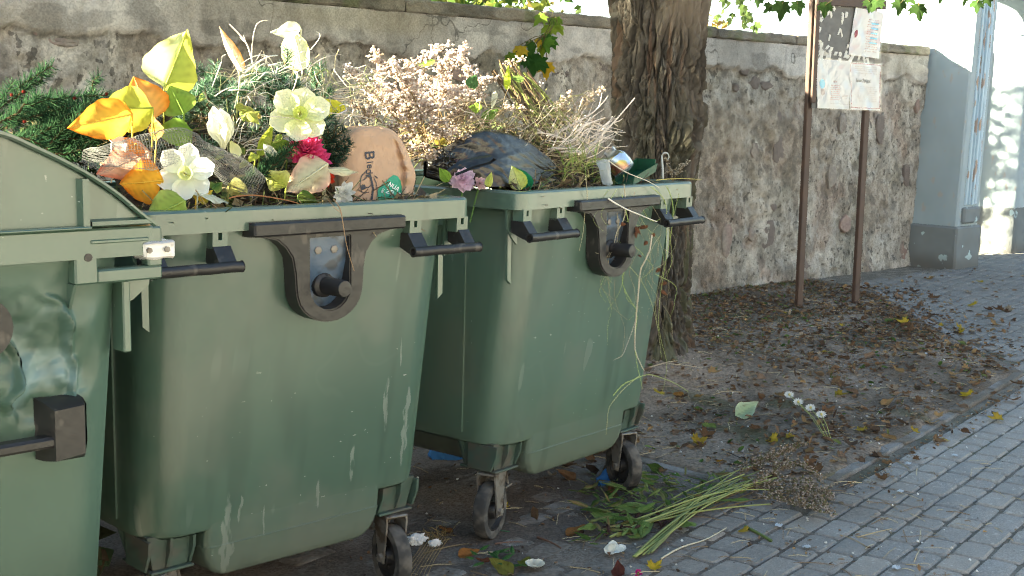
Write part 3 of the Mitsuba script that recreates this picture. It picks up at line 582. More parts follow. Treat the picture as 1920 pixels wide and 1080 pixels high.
# ================================================================ the waste containers
MARKS = [(1.735, .30, .016, .13), (1.74, .27, .028, .025), (1.775, .38, .005, .04), (1.85, .33, .004, .055), (2.14, .44, .009, .06), (2.25, .60, .009, .09), (2.33, .52, .014, .13), (2.29, .76, .004, .05), (2.03, .37, .007, .05)]
def bin_col(p, n, uv):
    c = mix((.044, .088, .067), (.060, .101, .076), fbm(p.x*2.2, p.y*2.2, p.z*1.6, 3))
    c = c*(.93+.14*noise(p.x*14, p.y*14, p.z*2.2))
    c = mix(c, c*1.2+mi.Color3f(.010, .009, .009), smoothstep(2.62, 2.72, p.x))  # far container lightened, the reflected glow it lacks put into the colour
    k = mi.Float(0)
    for mx, mz, w, h in MARKS:
        ex = (p.x-mx+.012*(noise(p.z*30, mx*9)-.5))/w; ez = (p.z-mz)/h
        k = dr.maximum(k, smoothstep(1.0, .55, ex*ex+ez*ez+.9*(fbm(p.x*60, p.z*35, 3, 3)-.5)))
    k = k*smoothstep(2.97, 2.93, p.y)*smoothstep(2.7, 2.74, p.y)*smoothstep(.25, .55, fbm(p.x*90, p.z*30, 1, 2))
    gen = smoothstep(.74, .80, noise(p.x*34+p.y*20, p.y*34, p.z*5))*smoothstep(.55, .75, noise(p.x*4, p.y*4, p.z*5))
    c = mix(c, mi.Color3f(.24, .28, .255), dr.maximum(k*.45, gen*.2))
    sc = smoothstep(.030, .008, dr.abs(noise(p.x*9+p.z*4, p.z*7-p.x*3, 2)-.5))*smoothstep(.66, .78, noise(p.x*3, p.y*3, p.z*4))
    c = mix(c, mi.Color3f(.20, .24, .21), sc*.03)
    c = mix(c, mi.Color3f(.34, .36, .34), smoothstep(.93, .96, noise(p.x*95, p.y*95, p.z*95))*smoothstep(.5, .7, noise(p.x*7, p.y*7, p.z*7))*.7)
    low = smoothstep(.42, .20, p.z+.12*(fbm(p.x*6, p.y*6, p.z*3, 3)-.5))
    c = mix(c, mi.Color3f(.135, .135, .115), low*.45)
    c = c*(1-.16*smoothstep(.55, .75, fbm(p.x*16+p.y*9, p.y*16, p.z*1.1, 3)))
    c = mix(c, mi.Color3f(.115, .125, .105), .30*smoothstep(.50, .70, fbm(p.x*5, p.y*5, p.z*3.4, 4)))
    dust = smoothstep(.6, .95, n.z)*smoothstep(1.0, 1.15, p.z)
    return mix(c, mi.Color3f(.22, .24, .20), dust*.4*smoothstep(.35, .65, fbm(p.x*30, p.y*30, p.z*30, 3)))
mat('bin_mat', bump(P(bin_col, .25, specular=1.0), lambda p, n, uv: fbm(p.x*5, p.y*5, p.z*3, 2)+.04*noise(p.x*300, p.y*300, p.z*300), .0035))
mat('socket_mat', bump(P(lambda p, n, uv: mix((.045, .078, .064), (.068, .070, .060), smoothstep(.4, .65, fbm(p.x*14, p.y*14, p.z*14, 3))), .6), lambda p, n, uv: fbm(p.x*50, p.y*50, p.z*50, 3), .003))
mat('black_mat', bump(P(lambda p, n, uv: mix(mix((.010, .010, .012), (.024, .022, .022), fbm(p.x*20, p.y*20, p.z*20, 3)), mi.Color3f(.16, .14, .12), smoothstep(.66, .8, fbm(p.x*38, p.y*38, p.z*16, 3))*.3), .42, specular=.5), lambda p, n, uv: fbm(p.x*60, p.y*60, p.z*60, 3), .002))
mat('rubber_mat', bump(P(lambda p, n, uv: mix((.028, .028, .030), (.10, .092, .085), smoothstep(.35, .75, fbm(p.x*30, p.y*30, p.z*30, 3))), .8), lambda p, n, uv: fbm(p.x*80, p.y*80, p.z*80, 2), .003))
mat('plate_mat', bump(P(lambda p, n, uv: mix((.05, .085, .14), (.03, .04, .055), smoothstep(.45, .65, fbm(p.x*25, p.y*25, p.z*25, 3))), .32, specular=.8), lambda p, n, uv: fbm(p.x*25, p.y*25, p.z*25, 2), .003))
mat('steel_mat', bump(P(lambda p, n, uv: mix((.22, .205, .19), (.12, .095, .075), smoothstep(.45, .72, fbm(p.x*30, p.y*30, p.z*30, 3))), .5, metallic=.55), lambda p, n, uv: fbm(p.x*50, p.y*50, p.z*50, 2), .003))
mat('tin_mat', bump(P(lambda p, n, uv: mix((.62, .61, .60), (.42, .40, .39), smoothstep(.5, .7, fbm(p.x*40, p.y*40, p.z*40, 3))), .45, metallic=.4), lambda p, n, uv: fbm(p.x*60, p.y*60, p.z*60, 2), .004))
RIMZ = 1.205
def vf(z): return .03+.10*(1.14-z)/.79
def body_rings(nf=6, zs=None, disp=None):
    R = [rrect(.40, .24, 1.02, .05, .330, nf=nf, nc=9), rrect(.447, vf(.34)+.016, 1.113-.016, .10, .330, nf=nf, nc=9), rrect(.460, vf(.345)+.003, 1.115, .115, .340, nf=nf, nc=9)]
    for z in (zs if zs is not None else (.36, .6, .9, 1.14)):
        t = (z-.33)/.81; R.append(rrect(.464+.011*t, vf(z), 1.115+.10*t, .118-.022*t, z, nf=nf, nc=9))
    R.append(rrect(.475, .03, 1.215, .09, 1.15, nf=nf, nc=9))
    return R
BODY = mikit.ply(loft(body_rings(nf=14, zs=np.linspace(.36, 1.14, 8)), cap0=True), None, 35)
INNER = mikit.ply((lambda v, f: (v, f[:, ::-1]))(*loft([rrect(.44, .12, 1.12, .06, .90), rrect(.452, .055, 1.19, .05, 1.17)], cap0=True)), None, 35)
BELLY = mikit.ply(loft([rrect(h, vf(max(z, .2))+d, 1.10-d, r, z, nf=24, nc=6) for h, d, r, z in ((.20, .05, .02, .1895), (.215, .022, .02, .190), (.238, .010, .02, .195), (.255, .004, .02, .204), (.270, .0015, .02, .218), (.281, -.001, .02, .236), (.288, -.002, .02, .256), (.2925, -.0025, .02, .280), (.293, -.003, .02, .2862), (.292, -.0008, .02, .2872), (.292, -.0008, .02, .340), (.291, .004, .02, .39))], cap0=True), None, 35)
def rim_mesh():
    prof = ((0.0, 1.148), (0.0, 1.199), (.006, RIMZ), (.040, RIMZ+.001), (.050, RIMZ-.003), (.052, 1.190), (.074, 1.187), (.078, 1.180), (.078, 1.10), (.070, 1.10), (.068, 1.172), (.050, 1.172), (.006, 1.150))
    return loft([rrect(.53-o, o, 1.25-o, max(.045-o, .012), z, ne=10, nf=12) for o, z in prof+prof[:1]])
RIM = mikit.ply(rim_mesh(), None, 35)
def lug_mesh(u):
    m = m3.Manifold.hull_points(np.array([(u+a, b, z) for a in (-.021, .021) for b, z in ((.002, 1.150), (.046, 1.150), (.004, 1.106), (.046, 1.106))]))
    return m-m3.Manifold.cube([.011, .07, .018]).translate([u-.0055, -.02, 1.128])
LUG = {u: mikit.ply(lug_mesh(u), None, 30) for u in (-.49, -.314, .314, .49)}
def handle_mesh(s):
    mb = MB(); a, b = .305, .505
    for u0, u1 in ((a-.02, a+.03), (b-.03, b+.01)):
        u0, u1 = sorted((s*u0, s*u1))
        mb.hull([(u, v, z) for u in (u0, u1) for v, z in ((.050, 1.112), (.002, 1.112), (-.004, 1.100), (-.034, 1.066), (-.030, 1.050), (.0, 1.056), (.05, 1.075))])
    us = np.linspace(a-.03, b+.02, 9)*s; w = .0005*np.sin(us*140)
    mb.tube([(u, -.034, 1.063+k) for u, k in zip(us, w)], .0140, 14, cap=False); mb.tube([(u, -.034, 1.063) for u in us[::-1]], .0095, 12, cap=False)
    for e in (us[0], us[-1]):
        g_ = np.linspace(0, 2*PI, 15)[:-1]; mb.add(*loft([[(e, -.034+r*math.cos(t), 1.063+r*math.sin(t)) for t in g_] for r in (.0155, .0095)]))
    return mb
HANDLE = {s: mikit.ply(handle_mesh(s).get(), None, 30) for s in (-1, 1)}
def t_plate():
    c = [(-.245, 1.168), (.245, 1.168), (.245, 1.130)]
    c += [(.205, 1.128), (.165, 1.118), (.140, 1.098), (.120, 1.07), (.112, 1.03), (.109, .985)]
    c += [(.108*math.cos(t), .985-.095*math.sin(t)**.9 if math.sin(t) > 0 else .985) for t in np.linspace(.2, PI-.2, 13)]
    c += [(-.109, .985), (-.112, 1.03), (-.120, 1.07), (-.140, 1.098), (-.165, 1.118), (-.205, 1.128), (-.245, 1.130)]
    T_ = Polygon(c).buffer(0); inner = Polygon([(-.060, 1.115), (.060, 1.115), (.060, .99)]+[(.060*math.cos(t), .985-.058*math.sin(t)) for t in np.linspace(0.1, PI-.1, 11)]+[(-.060, .99)]).buffer(.004)
    ring = T_.difference(inner)
    def bev(poly, v0, v1, b=.004):
        a = uz_extrude(poly, v0, v1+b); e = uz_extrude(poly.buffer(-b), v1+b, v1); return [a, e]
    mb = MB()
    for m in bev(ring, .045, -.010): mb.mesh(m)
    bar = MB().box(-.245, .245, -.028, .0, 1.131, 1.167, .005)
    ribs = MB()
    pl = MB()
    pl.add(*loft([[(-.068, .006, 1.12), (.068, .006, 1.12)], [(-.069, .012, 1.05), (.069, .012, 1.05)], [(-.070, .032, .985), (.070, .032, .985)], [(-.05, .040, .925), (.05, .040, .925)]], close=False))
    return mb, bar, pl
tp, tb, tpl = t_plate()
TPLATE, TBAR, TREC = mikit.ply(tp.get(), None, 30), mikit.ply(tb.get(), None, 30), mikit.ply(tpl.get(), None, 40)
def pin_mesh():
    g_ = np.linspace(0, 2*PI, 19)[:-1]; R = []
    for r, v in ((.034, .045), (.033, .018), (.024, .010), (.0235, -.070), (.021, -.074), (.012, -.075)): R.append([(r*math.cos(t), v, .986+r*math.sin(t)) for t in g_])
    return loft(R, cap1=True)
PIN = mikit.ply(pin_mesh(), None, 35)
def bolt_mesh(u, z, v): return loft([[(u+r*math.cos(t), v+o, z+r*math.sin(t)) for t in np.linspace(0, 2*PI, 7)[:-1]] for r, o in ((.0115, .012), (.0115, -.004), (.007, -.006))], cap1=True)
BOLT = [mikit.ply(bolt_mesh(u, 1.083, .010), None, 30) for u in (-.028, .024)]
def mount_mesh(su, sv):
    """Ribbed socket for a castor under one corner of the body (su: side, sv: front -1 or back +1)."""
    mb = MB(); c = .225 if sv < 0 else 1.025
    lo = [(.30, -.075), (.452, -.075), (.452, .10), (.30, .10)]; top = [(.31, -.06), (.446, -.06), (.446, .11), (.31, .11)]; bot = [(.325, -.045), (.425, -.045), (.425, .085), (.325, .085)]
    core = [(su*(u-.0), c+v*(-sv if False else 1)*(1 if sv < 0 else -1), z) for P_, z in ((top, .342), (bot, .246)) for u, v in P_]; mb.hull(core)
    for u in (.318, .385, .448):
        mb.hull([(su*(u+k), c+v*(1 if sv < 0 else -1), z) for k in (-.004, .004) for v, z in ((-.078, .335), (-.074, .30), (-.050, .248), (.05, .248), (.05, .335))])
    for v in (.0, .085):
        mb.hull([(su*u, c+(v+k)*(1 if sv < 0 else -1), z) for k in (-.004, .004) for u, z in ((.456, .338), (.43, .25), (.33, .25), (.33, .338))])
    y0, y1 = sorted((c-.062*(1 if sv < 0 else -1), c+.10*(1 if sv < 0 else -1)))
    mb.box(min(su*.312, su*.438), max(su*.312, su*.438), y0, y1, .238, .2455, .002)
    return mb
MOUNT = {(a, b): mikit.ply(mount_mesh(a, b).get(), None, 30) for a in (-1, 1) for b in (-1, 1)}
def wheel_meshes():
    g_ = np.linspace(0, 2*PI, 41)[:-1]
    def lathe(prof): return loft([[(x, r*math.cos(t), r*math.sin(t)) for t in g_] for x, r in prof])
    ty = lathe([(-.0225, .070), (-.0245, .085), (-.022, .0955), (-.012, .0995), (.012, .0995), (.022, .0955), (.0245, .085), (.0225, .070), (.015, .068), (-.015, .068), (-.0225, .070)])
    hub = MB().add(*lathe([(-.020, .0705), (-.021, .062), (-.008, .056), (-.008, .030), (-.028, .026), (-.028, .010), (-.03, .0), (.03, .0), (.028, .010), (.028, .026), (.008, .030), (.008, .056), (.021, .062), (.020, .0705)]))
    fk = MB()
    for s_ in (-1, 1): fk.hull([(s_*x, y, z) for x in (.030, .036) for y, z in ((-.034, .135), (.045, .135), (.050, .118), (.018, -.018), (-.012, -.018), (-.036, .110))])
    fk.box(-.037, .037, -.036, .060, .128, .1365, .003); fk.tube([(-.042, 0, 0), (.042, 0, 0)], .009, 8)
    for s_ in (-1, 1): fk.tube([(s_*.036, 0, 0), (s_*.046, 0, 0)], .014, 6)
    fk.tube([(0, .035, .13), (0, .035, .146)], .034, 16)
    br = MB()
    for k in range(4): br.tube([(-.03, .06, .126-.016*k), (.03, .06, .126-.016*k)], .0035, 5)
    br.tube([(-.03, .06, .13), (-.03, .085, .075)], .004, 5); br.tube([(.03, .06, .13), (.03, .085, .075)], .004, 5); br.box(-.036, .036, .06, .11, .066, .072, .001)
    return mikit.ply(ty, None, 35), mikit.ply(hub.get(), None, 30), mikit.ply(fk.get(), None, 30), mikit.ply(br.get(), None, 30)
TYRE, HUB, FORK, BRAKE = wheel_meshes()
def gusset(s):
    mb = MB(); mb.hull([(s*u, v, z) for v in (.060, .068) for u, z in ((.470, 1.146), (.523, 1.146), (.520, 1.085), (.497, 1.055), (.470, 1.03))])
    mb.hull([(s*u, v, z) for v in (.085, .097) for u, z in ((.468, 1.12), (.488, 1.12), (.486, .915), (.468, .90))])
    return mb
GUS = {s: mikit.ply(gusset(s).get(), None, 30) for s in (-1, 1)}
SIDE = {s: mikit.ply(MB().hull([(s*u, v, z) for u, z in ((.468, 1.13), (.4795, 1.13), (.470, .37), (.46, .37)) for v in ((.27 if z > 1 else .29), (1.0 if z > 1 else .95))]).get(), None, 30) for s in (-1, 1)}
def container(x, y, r, label, swivel, with_plate=True, shift=0.0):
    t = thing('waste_container', label, 'waste container', 'green waste containers in a row'); M = frame_to(x, y, r)
    def p(nm, d, m, to=M): return put(nm, dict(d), m, t, to=to)
    if with_plate:
        p('body', BODY, 'bin_mat'); p('rim', RIM, 'bin_mat'); p('inner_shell', INNER, 'bin_mat')
        for u in (-.49, -.314, .314, .49): p('lug', LUG[u], 'bin_mat')
        for s_ in (-1, 1): p('handle', HANDLE[s_], 'black_mat')
        Mt = M@T().translate([shift, 0, 0])
        tk = put('lifting_bracket', dict(TPLATE), 'black_mat', t, to=Mt)
        for nm, d, m_ in (('crossbar', TBAR, 'black_mat'), ('recess_plate', TREC, 'plate_mat'), ('pin', PIN, 'black_mat'), ('bolt', BOLT[0], 'steel_mat'), ('bolt', BOLT[1], 'steel_mat')): put(nm, dict(d), m_, tk, to=Mt)
    p('underside', BELLY, 'bin_mat')
    for s_ in (-1, 1):
        if with_plate: p('corner_gusset', GUS[s_], 'bin_mat')
        p('side_panel', SIDE[s_], 'bin_mat')
    i = 0
    for su in (-1, 1):
        for sv_ in (-1, 1):
            p('castor_socket', MOUNT[su, sv_], 'socket_mat')
            c = M@T().translate([su*.38, .215 if sv_ < 0 else 1.035, .0995]).rotate([0, 0, 1], swivel[i]).translate([0, -.035, 0]); i += 1
            k = put('castor', dict(FORK), 'steel_mat', t, to=c); put('tyre', dict(TYRE), 'rubber_mat', k, to=c); put('hub', dict(HUB), 'black_mat', k, to=c); put('brake', dict(BRAKE), 'steel_mat', k, to=c)
    return t, M
container(1.965, 2.775, 0, 'middle green waste container heaped with artificial flowers and fir branches', (-60, 20, -12, 40), shift=.012)
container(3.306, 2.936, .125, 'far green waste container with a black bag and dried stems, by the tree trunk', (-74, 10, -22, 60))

# ---- the near container: shut round lid, rail handle, melted patch
t1, M1 = container(.785, 2.45, 0, 'near green waste container with closed round lid and a melted patch on its front', (10, 20, 30, 40), with_plate=False)
def melted(u, z):
    """(displacement towards the street, melted amount) of the burnt patch on the near container's front."""
    p = np.stack([u, z, u*0], -1)
    cx = .255+.035*np.sin((z-.8)*16)+.04*(nfbm(p*7, 2, 3)-.5); w = np.interp(z, [.80, .86, .90, .95, 1.0, 1.05, 1.10], [.02, .065, .06, .05, .062, .08, .03])
    e = (u-cx)/w; inside = sst(1.25, .75, np.abs(e)+.9*(nfbm(p*26, 3, 7)-.5))*sst(.79, .84, z)*sst(1.10, 1.05, z)
    lip = np.exp(-((np.abs(e)-1.05+.5*(nfbm(p*16, 3, 17)-.5))/.15)**2)*sst(.80, .86, z)*sst(1.09, 1.03, z)
    wave = .018*np.sin(z*34+u*12)*np.exp(-((u-.30)/.16)**2)*sst(.78, .9, z)*sst(1.08, .98, z)
    d = .028*lip*(.3+1.4*nfbm(p*22, 3, 5))-.016*inside+.022*inside*(nfbm(p*30, 3, 9)-.4)+wave*.7+.030*(nfbm(p*9, 3, 11)-.5)*np.exp(-((u-.24)/.20)**2-((z-.93)/.16)**2)*2
    return d, inside
R1 = body_rings(nf=150, zs=np.linspace(.36, 1.14, 150))
V, F = loft(R1, cap0=True); front = np.abs(V[:, 1]-vf(V[:, 2])) < .004
d, ins = melted(V[:, 0], V[:, 2]); V[:, 1] -= np.where(front, d, 0)
g_bin = np.array([.050, .095, .072]); n_ = nfbm(V*[6, 6, 3], 3, 5)[:, None]
C = g_bin*(.88+.28*n_); bl = np.array([.20, .30, .33]); a_ = (ins*sst(.35, .6, nfbm(V*13, 3, 8))*np.where(front, 1, 0))[:, None]; low = sst(.98, .90, V[:, 2])[:, None]
C = C*(1-a_*.55)+(bl*(.5+.5*low)+np.array([.14, .19, .14])*(1-low)*.5)*a_*.55
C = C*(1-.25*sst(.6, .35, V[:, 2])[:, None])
mat('bin_vc', bump(P(VC, .42, specular=.65), lambda p, n, uv: fbm(p.x*6, p.y*6, p.z*4, 2)+.05*noise(p.x*280, p.y*280, p.z*280), .003))
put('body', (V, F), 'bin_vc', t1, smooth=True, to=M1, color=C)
put('rim', loft([rrect(.53-o, o, 1.25-o, max(.03-o, .008), z, ne=8, nf=10) for o, z in ((0, 1.146), (0, 1.203), (.004, 1.207), (.06, 1.207), (.06, 1.146), (0, 1.146))]), 'bin_mat', t1, smooth=30, to=M1)
rail = MB().box(.338, .388, .001, .035, 1.093, 1.166, .004)
rail.box(.385, .532, .001, .035, 1.093, 1.122, .004); rail.box(.500, .533, .0015, .036, 1.12, 1.205, .004)
rail.tube([(.363, -.0005, 1.150), (.363, .003, 1.150)], .0001, 4)
k = put('rail_handle', rail, 'bin_mat', t1, to=M1)
put('rail_hole', MB().tube([(.366, -.0015, 1.149), (.366, .004, 1.149)], .0085, 14), 'black_mat', k, to=M1)  # solid black disc, the shade of a hole put into its colour
put('gusset', MB().hull([(u, v, z) for u in (.336, .343) for v, z in ((.004, 1.094), (.045, 1.094), (.050, 1.015))]), 'bin_mat', t1, to=M1)
put('edge_gusset', MB().hull([(u, v, z) for v in (.055, .066) for u, z in ((.462, 1.10), (.53, 1.10), (.528, 1.075), (.49, 1.045), (.462, 1.035))]), 'bin_mat', t1, to=M1)
put('edge_rail', MB().box(.458, .476, vf(1.0)-.010, .09, .935, 1.09, .003), 'bin_mat', t1, to=M1)
cl = MB().box(.487, .560, -.006, .05, 1.135, 1.174, .005); v, f = trimesh.remesh.subdivide_to_size(*cl.get(), max_edge=.012, max_iter=8); v = v+(nfbm(v*45, 2, 3)[:, None]-.5)*.006
k = put('metal_clamp', (v, f), 'tin_mat', t1, smooth=30, to=M1)
for u in (.497, .538): put('bolt', MB().tube([(u, -.012, 1.156), (u, 0, 1.156)], .0065, 6), 'steel_mat', k, to=M1)
# lid: curved end panel, shell, rib
LX = np.array([-.53, -.5, -.44, -.34, -.22, -.1, 0, .10, .197, .259, .365, .43, .486, .515]); LZ = np.array([1.207, 1.235, 1.285, 1.335, 1.375, 1.40, 1.412, 1.411, 1.398, 1.372, 1.318, 1.275, 1.228, 1.207])
xx = np.linspace(-.525, .513, 60); from scipy.interpolate import PchipInterpolator; zz = PchipInterpolator(LX, LZ)(xx)
put('lid', loft([[(x_, y_, z_+o) for x_, z_ in zip(xx, zz)] for y_, o in ((.0, -.004), (-.012, 0), (-.012, .006), (.0, .008), (.4, .012), (.9, .012), (1.26, .008))], close=False), 'bin_mat', t1, smooth=35, to=M1)
endp = Polygon([(xx[0], 1.21)]+list(zip(xx, zz-.003))+[(xx[-1], 1.21)]).buffer(0); put('lid_end', uz_extrude(endp, .030, .012), 'bin_mat', t1, to=M1)
rb = MB().hull([(u, v, z) for u, v in ((.350, .014), (.374, .014), (.356, -.006), (.370, -.006)) for z in (1.207, 1.309)])
put('lid_rib', rb, 'bin_mat', t1, to=M1)
lg = MB().add(*loft([[(x_, v, z) for x_ in np.linspace(.372, .505, 8)] for v, z in ((.014, 1.226), (-.010+0, 1.222), (-.011, 1.214), (.014, 1.208))], close=False)); put('lid_ledge', lg, 'bin_mat', t1, to=M1, smooth=30)
lg = MB().box(.372, .500, -.004, .03, 1.176, 1.184, .002); put('lower_ledge', lg, 'bin_mat', t1, to=M1)
put('ledge', MB().box(-.53, .372, -.012, .01, 1.2075, 1.213, .002), 'bin_mat', t1, to=M1)
# foot pedal block and bar, pivot disc
V0 = vf(.80)
BZ = -.042
blk = m3.Manifold.hull_points(np.array([(u+(.008 if u > .3 else -.002), v, z+BZ) for u, v, z in [(.275, V0-.0, .770), (.275, V0, .90), (.355, V0, .768), (.355, V0, .898), (.292, V0-.062, .775), (.292, V0-.062, .880), (.345, V0-.062, .782), (.345, V0-.062, .884), (.362, V0-.035, .80), (.362, V0-.035, .880), (.283, V0-.03, .770), (.283, V0-.03, .893), (.35, V0-.045, .770), (.35, V0-.045, .897)]]))
k = put('pedal_block', blk, 'black_mat', t1, smooth=30, to=M1)
put('pedal_bar', MB().box(-.30, .295, V0-.058, V0-.020, .802+BZ, .826+BZ, .006), 'black_mat', k, to=M1)
put('pivot_disc', MB().tube([(.150, vf(1.02)-.035, 1.022), (.150, vf(1.02)+.01, 1.022)], .062, 32), 'black_mat', t1, smooth=35, to=M1)
# ================================================================ the far side of the street (behind the camera): an unseen house added to bounce sunlight onto the bins
hs = thing('street_house', 'unseen cream house across the street, added to bounce fill light onto the bins', 'house')
mat('cream_mat', P((.45, .44, .42), .9)); mat('roof_mat', P((.30, .12, .07), .8)); mat('window_mat', P((.03, .035, .04), .1, specular=.8))
put('wall', MB().box(-14, 16, -17, -9.5, -.1, 5.2, .02), 'cream_mat', hs)
put('roof', MB().hull([(-14.4, -9.0, 5.2), (16.4, -9.0, 5.2), (-14.4, -17.5, 5.2), (16.4, -17.5, 5.2), (-14.4, -13.2, 8.2), (16.4, -13.2, 8.2)]), 'roof_mat', hs)
for i in range(8): put('window', MB().box(-12+3.6*i, -10.9+3.6*i, -9.52, -9.47, 1.5, 3.1, .01), 'window_mat', hs)
# ================================================================ waste in the bins
mat('petal_mat', {'type': 'principledthin', 'base_color': VC, 'roughness': .6, 'diff_trans': .7, 'spec_trans': 0.0, 'eta': 1.35}, False)
mat('stalk_mat', P(VC, .75, specular=.3)); mat('gloss_leaf', {'type': 'principledthin', 'base_color': VC, 'roughness': .4, 'diff_trans': .95, 'spec_trans': 0.0, 'eta': 1.45}, False)
rs = np.random.default_rng(404)
def A(*c): return np.array(c, float)
def toward(p): d = EYE-np.asarray(p); return d/np.linalg.norm(d)
def leaf_mesh(base, tip, width, c_mid, c_edge, face=None, fold=.25, curl=.15, prof=.62, s=rs, half=None, wave=.09):
    """A broad leaf from base to tip. face: the side its blade shows; half: colour of the left half."""
    base, tip = np.asarray(base, float), np.asarray(tip, float); L = np.linalg.norm(tip-base); d = (tip-base)/L
    n = toward(base) if face is None else np.asarray(face, float); n = n-d*(n@d); n /= np.linalg.norm(n); a = np.cross(d, n)
    nu, nv = 15, 11; U, V = np.meshgrid(np.linspace(0, 1, nu), np.linspace(-1, 1, nv), indexing='ij')
    w = np.sin(PI*np.clip(U, 0, 1)**prof)**.85*(1-.25*U**6); w = w/w.max()*width/2
    ph = s.uniform(0, 6); h = -fold*np.abs(V)*w+curl*L*(U-.5)**2*-1.2+wave*width*np.sin(U*9+ph+V*2)*np.abs(V)-curl*.5*w*V**2+.02*width*np.sin(U*26)*np.abs(V)*(1-U)
    Pn = base+U[..., None]*L*d+(V*w*(1+.03*np.sin(U*60)))[..., None]*a+h[..., None]*n
    k = (np.abs(V)**2.2*.75+.5*np.clip(U-.62, 0, 1)*1.6+.35*(nfbm(np.stack([U*3, V*2, U*0+ph], -1), 3)-.4))[..., None]; k = np.clip(k*1.25, 0, 1)
    C = A(*c_mid)*(1-k)+A(*c_edge)*k
    if half is not None: C = np.where((V < 0)[..., None], A(*half)*(1-.3*k)+.3*k*A(*c_edge), C)
    sp = sst(.60, .70, nfbm(np.stack([U*5+ph, V*3, U*0+2*ph], -1), 3))[..., None]*.55; C = C*(1-sp)+C*A(.55, .42, .30)*sp
    vein = np.exp(-((((U*7-np.abs(V)*1.6) % 1)-.5)/.14)**2)*.22; C = C*(1-vein[..., None])
    i, j = np.meshgrid(np.arange(nu-1), np.arange(nv-1), indexing='ij')
    q = np.stack([i*nv+j, (i+1)*nv+j, (i+1)*nv+j+1, i*nv+j+1], -1).reshape(-1, 4)
    rib = Pn[:, nv//2]+n*.0012
    return Pn.reshape(-1, 3), q, C.reshape(-1, 3), rib
def leaf(name, label, base, tip, width, c_mid, c_edge, group=None, rib=None, stalk=None, mat_='gloss_leaf', cat='leaf', **k):
    v, q, c, r = leaf_mesh(base, tip, width, c_mid, c_edge, **k)
    t = thing(name, label, cat, group); mb = MB().add(v, q, c); put('blade', mb, mat_, t, smooth=True, color=mb.col())
    m = MB().tube(r, np.linspace(width*.018+.0006, .0004, len(r)), 4, c=rib or A(*c_mid)*.75)
    if stalk is not None: m.tube([r[0], (r[0]+np.asarray(stalk))/2+[0, 0, .006], stalk], .0022, 5, c=rib or A(*c_mid)*.7)
    put('midrib', m, 'stalk_mat', t, smooth=True, color=m.col()); return t
PXM = 1/690.0      # metres per photograph pixel at the near bins' contents
YG, GR_, DG, OR, PE, CR = (.44, .50, .09), (.22, .36, .06), (.07, .16, .04), (.80, .26, .03), (.82, .42, .16), (.78, .80, .55)
